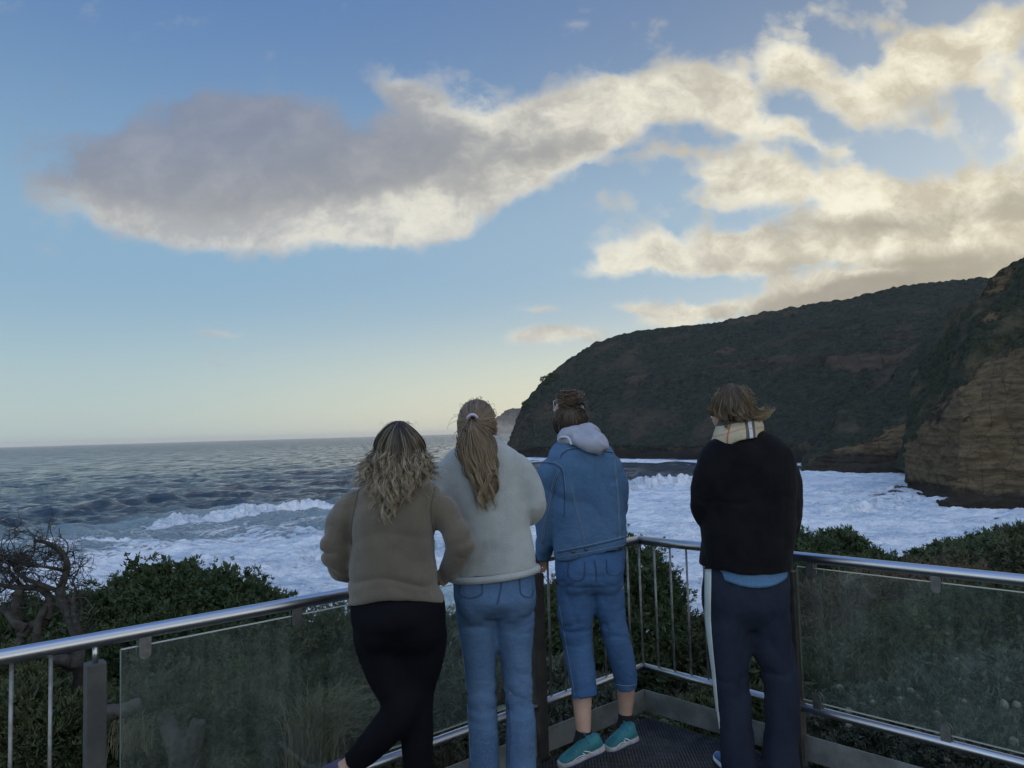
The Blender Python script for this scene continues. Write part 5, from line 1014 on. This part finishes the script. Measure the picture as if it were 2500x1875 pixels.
shrub('thin twiggy shrub just beyond the rail beside the brown fleece', [lobe(800, 1490, 9.5, .22, .13), lobe(850, 1500, 9.4, .30, .2), lobe(900, 1520, 9.4, .35, .3), lobe(760, 1560, 9.3, .35, .3)], 900, OLIVE, .045, .007, 6, .8, .3, 26, G, core=False)
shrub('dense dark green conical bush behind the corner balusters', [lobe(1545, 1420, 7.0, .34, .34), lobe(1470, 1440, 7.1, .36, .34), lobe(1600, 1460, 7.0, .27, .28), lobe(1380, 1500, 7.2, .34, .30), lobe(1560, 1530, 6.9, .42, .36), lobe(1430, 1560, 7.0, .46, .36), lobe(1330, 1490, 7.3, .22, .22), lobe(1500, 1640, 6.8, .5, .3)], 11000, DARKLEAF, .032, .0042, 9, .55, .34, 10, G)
shrub('low olive scrub to the right of the conical bush, beside the grey sea', [lobe(1700, 1560, 7.5, .34, .22), lobe(1770, 1580, 7.6, .36, .24), lobe(1650, 1600, 7.0, .34, .24), lobe(1840, 1600, 7.6, .4, .3)], 2600, OLIVE, .045, .005, 8, .8, .3, 26, G)
far = [(1948, 1335, 17, .55), (1998, 1352, 16.5, .42), (2056, 1338, 17, .55), (2112, 1378, 16.5, .45), (2162, 1400, 16, .36), (2225, 1402, 17, .42), (2262, 1388, 18, .55), (2310, 1372, 19, .60), (2352, 1366, 20, .62), (2402, 1350, 21, .66), (2452, 1336, 22, .74), (2508, 1328, 22, .80), (2000, 1408, 13, .50), (2090, 1420, 13, .50), (2350, 1410, 15, .7), (2440, 1385, 16, .8), (2240, 1430, 13, .5), (2530, 1400, 14, .8)]
lab = ['first dark shrub on the ridge right of the black jumper', 'low shrub between the two taller ones right of the black jumper', 'taller rounded shrub on the ridge above the first glass clamp', 'shrub where the ridge dips towards the surf', 'smallest shrub at the bottom of the ridge dip', 'small bare-topped shrub right of the ridge dip', 'shrub starting the rise right of the dip', 'second shrub up the right-hand rise', 'third shrub up the right-hand rise', 'fourth shrub up the right-hand rise', 'large shrub near the top of the right-hand rise', 'largest ridge shrub, cut by the right edge of the photo', 'dark shrub just above the rail right of the black jumper', 'dark shrub above the rail over the first glass clamp', 'olive shrub above the rail on the right-hand rise', 'broad olive shrub above the rail near the right edge', 'low shrub above the rail over the second glass clamp', 'olive shrub touching the rail at the right edge']
for (a_, b_, D, r_), lb in zip(far, lab):
    c = lobe(a_, b_, D, r_, r_*.75); o2 = [(c[0]+pr.normal(0, r_*.6), c[1]+pr.normal(0, r_*.4), c[2]-r_*pr.uniform(.1, .5), r_*.7, r_*.55) for _ in range(3)]
    gz = float(ground_z(np.array([c[0]]), np.array([c[1]]))[0]); o2.append((c[0], c[1], (c[2]+gz)/2, r_*1.15, max(.3, (c[2]-gz)/2+.2)))
    shrub(lb, [c]+o2, 1900, DARKLEAF if pr.random() < .55 else OLIVE, .085, .012, 7, .8, .28, 8, G)
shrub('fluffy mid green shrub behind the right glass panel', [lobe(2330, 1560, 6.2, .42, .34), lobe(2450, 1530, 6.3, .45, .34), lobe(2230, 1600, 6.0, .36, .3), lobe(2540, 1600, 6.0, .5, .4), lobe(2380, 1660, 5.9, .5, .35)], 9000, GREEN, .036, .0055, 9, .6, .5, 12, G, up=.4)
shrub('brown dry scrub behind the left end of the right glass panel', [lobe(2030, 1500, 7.5, .5, .3), lobe(2150, 1470, 8.5, .6, .3), lobe(1990, 1600, 6.8, .45, .3), lobe(2100, 1560, 7.2, .5, .3), lobe(2330, 1460, 9, .7, .35)], 3600, BROWNL, .07, .003, 7, .9, .3, 30, G)
shrub('dark shrub low behind the right glass panel beside the dry scrub', [lobe(2120, 1660, 5.8, .4, .3), lobe(2020, 1690, 5.6, .36, .28), lobe(2200, 1720, 5.4, .4, .28)], 3600, OLIVE, .05, .005, 8, .7, .3, 12, G)
for (a_, b_, D, r_, lb) in ((2290, 1790, 4.7, .42, 'grey-green shrub dotted with pale flower heads under the right glass panel'), (2450, 1730, 4.9, .45, 'grey-green shrub with pale flower heads at the right edge behind the glass'), (2120, 1800, 4.8, .34, 'grey-green flowering shrub just outside the right kick plate'), (2400, 1880, 4.2, .34, 'flowering shrub below the bottom rail in the lower right corner')):
    shrub(lb, [lobe(a_, b_, D, r_, r_*.6), lobe(a_+70, b_+30, D-.1, r_*.7, r_*.5), lobe(a_-80, b_+25, D, r_*.7, r_*.45)], 3600, GREYLEAF, .036, .0045, 9, .7, .45, 8, G, up=.5, heads=60)
shrub('grey-green bush seen through the glass between the fleece and the jeans', [lobe(1090, 1600, 6.6, .32, .34), lobe(1060, 1700, 6.3, .4, .34), lobe(1140, 1720, 6.0, .34, .3)], 2600, GREYLEAF, .05, .004, 8, .6, .25, 10, G, up=.5)
shrub('mid green bush behind the left glass panel under the big dark bush', [lobe(400, 1740, 6.2, .42, .3), lobe(520, 1790, 5.8, .42, .28), lobe(330, 1800, 5.8, .36, .28), lobe(640, 1720, 6.2, .4, .3)], 7000, GREEN, .034, .005, 8, .7, .5, 10, G, up=.3)
shrub('dark green bush behind the right end of the left glass panel', [lobe(740, 1640, 6.8, .45, .36), lobe(830, 1600, 7.0, .4, .34), lobe(930, 1620, 6.8, .4, .34), lobe(800, 1740, 6.3, .45, .34), lobe(880, 1820, 5.7, .36, .26)], 8000, OLIVE, .034, .005, 8, .7, .5, 12, G, up=.3)
shrub('low leafy shrub behind the left balusters', [lobe(40, 1760, 5.4, .32, .22), lobe(130, 1790, 5.3, .32, .2), lobe(-20, 1700, 5.8, .35, .25)], 2800, GREEN, .05, .006, 8, .7, .28, 8, G, up=.4)
shrub('dark bush behind the bare tree at the left edge', [lobe(30, 1560, 8.6, .5, .4), lobe(150, 1545, 8.8, .5, .42), lobe(220, 1600, 8.4, .5, .4), lobe(70, 1650, 8.2, .6, .4)], 4200, DARKLEAF, .06, .008, 8, .7, .25, 14, G)
shrub('grey-green low shrub seen past the cropped jeans below the corner', [lobe(1360, 1680, 6.0, .28, .2), lobe(1330, 1760, 5.6, .28, .18), lobe(1470, 1740, 5.6, .3, .18)], 2400, GREYLEAF, .045, .004, 8, .7, .28, 8, G, up=.5)
shrub('leafy shrub seen between the trouser legs below the right rail', [lobe(1840, 1680, 6.0, .3, .22), lobe(1780, 1740, 5.6, .3, .2), lobe(1900, 1760, 5.5, .3, .2), lobe(1700, 1780, 5.4, .28, .16)], 2600, GREEN, .045, .005, 8, .7, .28, 8, G, up=.5)
def tussock(label, px_, py_, D, hgt, spread, n, m_):
    c = pp(px_, py_, D); gz = c[2]; paths, rad_ = [], []
    for i in range(n):
        a = pr.uniform(0, 6.28); ln = hgt*pr.uniform(.55, 1.1); out = spread*pr.uniform(.1, 1.0); b0 = c+np.array([pr.normal(0, .09), pr.normal(0, .09), -.25]); T_ = np.linspace(0, 1, 7)
        paths.append(b0+np.stack([np.cos(a)*out*T_**1.8+.10*T_**2, np.sin(a)*out*T_**1.8, ln*(T_*1.45-.62*T_**3)], -1)); rad_.append(np.linspace(.003, .0006, 7))
    V, F, t_, r_ = tubes(paths, rad_, n=3); o = link('grass_tussock', np_mesh('grass_tussock', V, F, True, {'rnd': r_}), m_, loc=Vector(c)); return tag(o, label, 'grass', 'grass tussocks on the slope')
tussock('large arching grass tussock behind the left glass panel', 775, 1775, 5.4, .55, .42, 620, STRAW)
tussock('small pale grass tuft at the left edge of the left glass panel', 315, 1735, 5.2, .26, .14, 120, STRAW)
tussock('spiky grass tuft beyond the corner balusters', 1690, 1745, 5.7, .34, .30, 260, STRAW)
tussock('upright grass tuft behind the middle of the right glass panel', 2290, 1640, 5.6, .42, .16, 240, STRAW)
tussock('thin grass tuft right of the trouser legs', 2010, 1700, 5.8, .36, .3, 160, STRAW)
# low ground cover: nobody could count it
def cover(n, r0, r1, a0, a1, L, w_, m_, name, label, mleaf=7, lift=.05):
    r_ = np.sqrt(pr.uniform(r0**2, r1**2, n)); a = np.radians(pr.uniform(a0, a1, n)); x, y = r_*np.sin(a), r_*np.cos(a)
    keep = ~(((np.stack([x, y], -1)-Kd)@uL > -.02) & ((np.stack([x, y], -1)-Kd)@uR > -.02)); x, y, r_ = x[keep], y[keep], r_[keep]
    z = ground_z(x, y)+lift+.22*np.clip(perlin(np.stack([x*1.1, y*1.1, x*0+9], -1))+.35, 0, 1)*pr.uniform(.1, 1, len(x)); P = np.stack([x, y, z], -1); N = np.tile([0, 0, 1.0], (len(x), 1))
    V, F, rn = sprigs(P, N, mleaf, L, w_, .9); o = link(name, np_mesh(name, V, F, False, {'rnd': rn}), m_); return tag(o, label, 'ground cover', kind='stuff')
cover(15000, 4.0, 9, -50, 48, .050, .009, GREEN, 'ground_cover', 'low ferny green ground cover on the slope')
cover(9000, 4.0, 11, -50, 48, .075, .006, BROWNL, 'dry_ground_cover', 'dry brown ground cover on the slope')
cover(16000, 9, 26, -50, 52, .17, .02, OLIVE, 'heath_scrub', 'low dark heath scrub further down the slope', 7, .12)
cover(9000, 20, 48, 8, 60, .30, .04, OLIVE, 'far_heath', 'dark heath on the far side of the ridge', 7, .2)
# the bare wind-bent tree
def bare_tree():
    D = 6.2; base = pp(185, 1740, D); root = thing('bare_tree', (base[0], base[1], base[2]), 'bare grey wind-bent tree with tangled curling twigs at the left edge', 'tree')
    limbs = [([(182, 1760), (182, 1700), (188, 1640), (170, 1612), (140, 1605)], .062, .045), ([(200, 1620), (200, 1570), (178, 1520), (150, 1470), (140, 1440), (150, 1405), (153, 1375), (138, 1345), (112, 1325), (88, 1318)], .050, .012),
             ([(205, 1560), (198, 1520), (178, 1470), (172, 1440)], .03, .01), ([(208, 1545), (225, 1500), (228, 1482)], .014, .004), ([(188, 1505), (188, 1430), (190, 1400)], .012, .004),
             ([(60, 1650), (52, 1580), (70, 1530), (105, 1520), (110, 1465), (85, 1440), (40, 1436), (0, 1425)], .05, .016), ([(70, 1530), (20, 1500), (-40, 1490)], .04, .02), ([(100, 1575), (104, 1500), (108, 1462)], .035, .02),
             ([(140, 1450), (100, 1425), (60, 1400), (45, 1365), (60, 1345)], .022, .008), ([(40, 1436), (30, 1400), (35, 1370), (20, 1350)], .018, .006), ([(52, 1440), (48, 1520), (40, 1600)], .035, .03), ([(150, 1400), (120, 1385), (80, 1375), (50, 1380)], .016, .005)]
    Vp = []; pts_ = []
    for q, r0, r1_ in limbs:
        c = catmull(np.array([pp(a_, b_, D) for a_, b_ in q]), 6); c[:, 1] += .06*np.sin(np.linspace(0, 5, len(c))+r0*99); rr = np.linspace(r0, r1_, len(c))*(1+.12*perlin(c*14)); Vp.append((c, rr)); pts_ += [(p, b2-a2) for p, a2, b2 in zip(c[4:-1], c[4:-1], c[5:])]
    V, F, _, _ = tubes([a for a, _ in Vp], [b for _, b in Vp], n=10); link('trunk', np_mesh('trunk', V, F), DBARK, root)
    paths, rad_ = [], []
    up_ = [p for p in pts_ if p[0][2] > pp(100, 1500, D)[2]]
    def grow(p, d, ln, r_, depth):
        k = 12; q = [p]; curl = pr.normal(0, .30); ax = np.array([0, 1.0, 0])+pr.normal(0, .5, 3); ax /= np.linalg.norm(ax)
        for j in range(k):
            d = d+np.cross(ax, d)*curl+pr.normal(0, .14, 3)+np.array([-.03, 0, .02]); d /= np.linalg.norm(d); q.append(q[-1]+d*ln/k)
            if depth and pr.random() < .25: grow(q[-1], d+pr.normal(0, .7, 3), ln*.55, r_*.6, depth-1)
        paths.append(np.array(q)); rad_.append(np.linspace(r_, r_*.35, k+1))
    for i in range(105):
        p, dd = up_[pr.integers(len(up_))]; d = pr.normal(0, .7, 3)+np.array([-.25, 0, .30]); grow(p, d/np.linalg.norm(d), pr.uniform(.16, .42), pr.uniform(.0035, .0075), 2)
    V, F, _, _ = tubes(paths, rad_, n=4); link('twigs', np_mesh('twigs', V, F), DBARK, root)
bare_tree()
def log(label, lines, D, name='fallen_log'):
    c0 = pp(*lines[0][0][:2], D); P = []
    for q in lines: P.append(tube_part(catmull(np.array([pp(a_, b_, D+dd) for a_, b_, r_, dd in q]), 5), np.interp(np.linspace(0, 1, (len(q)-1)*5+1), np.linspace(0, 1, len(q)), [k[2] for k in q]), 14))
    me = organic(name, P, .012, 3, lambda V, N: .012*perlin(V*[22, 22, 6.])+.008*perlin(V*30)); o = link(name, me, DBARK, loc=Vector(c0)); tag(o, label, 'log')
log('forked grey dead trunk behind the left glass panel', [[(450, 1900, .075, 0), (440, 1840, .07, 0), (415, 1790, .055, .05), (398, 1745, .05, .1)], [(452, 1880, .07, 0), (470, 1820, .055, 0), (486, 1760, .045, -.02)]], 4.9)
log('broken grey branch lying across the left edge of the glass panel', [[(255, 1738, .045, 0), (300, 1735, .05, 0), (345, 1718, .045, .05)]], 5.0, 'broken_branch')

# small trees standing up on the far ridge
for (a_, b_, D, r_, lb) in ((1284, 984, 735, 3.4, 'tiny tree leaning out from the seaward end of the far headland'), (1331, 924, 745, 4.6, 'small tree breaking the skyline above the seaward slope'), (1346, 915, 750, 3.0, 'smaller of the two trees on the seaward skyline')):
    c = pp(a_, b_, D); root = thing('ridge_tree', (c[0], c[1], c[2]-r_*1.6), lb, 'tree', 'trees on the far ridge')
    P, N = lobes_points([(c[0], c[1], c[2]-.2*r_, r_, r_*.6), (c[0]+r_*.8, c[1], c[2]-r_*.5, r_*.7, r_*.5)], 260, .3); V, F, rn = sprigs(P, N, 6, 1.1, .3, .8)
    link('crown', np_mesh('crown', V, F, False, {'rnd': rn}), DARKLEAF, root)
    link('trunk', mesh_of('trunk', [tube_part(np.array([[c[0]+.4, c[1], c[2]-r_*2.2], [c[0]+.2, c[1], c[2]-r_], [c[0], c[1], c[2]]]), .35, 8)]), BARK, root)

# ================================================================== SEA AIR
hv = box((0, 16200, 40), (44000, 33200, 150)); hm = bpy.data.materials.new('haze'); hm.use_nodes = True; t = NT(hm.node_tree); hm.node_tree.nodes.clear()
ho = t.new('ShaderNodeOutputMaterial'); pv = t.new('ShaderNodeVolumePrincipled'); pv.inputs['Color'].default_value = (.94, .95, .95, 1); pv.inputs['Density'].default_value = .000038; pv.inputs['Anisotropy'].default_value = .2
t.l.new(pv.outputs[0], ho.inputs['Volume']); o = link('haze', mesh_of('haze', [hv], False), hm); tag(o, 'thin sea haze over the bay', 'haze', kind='stuff')
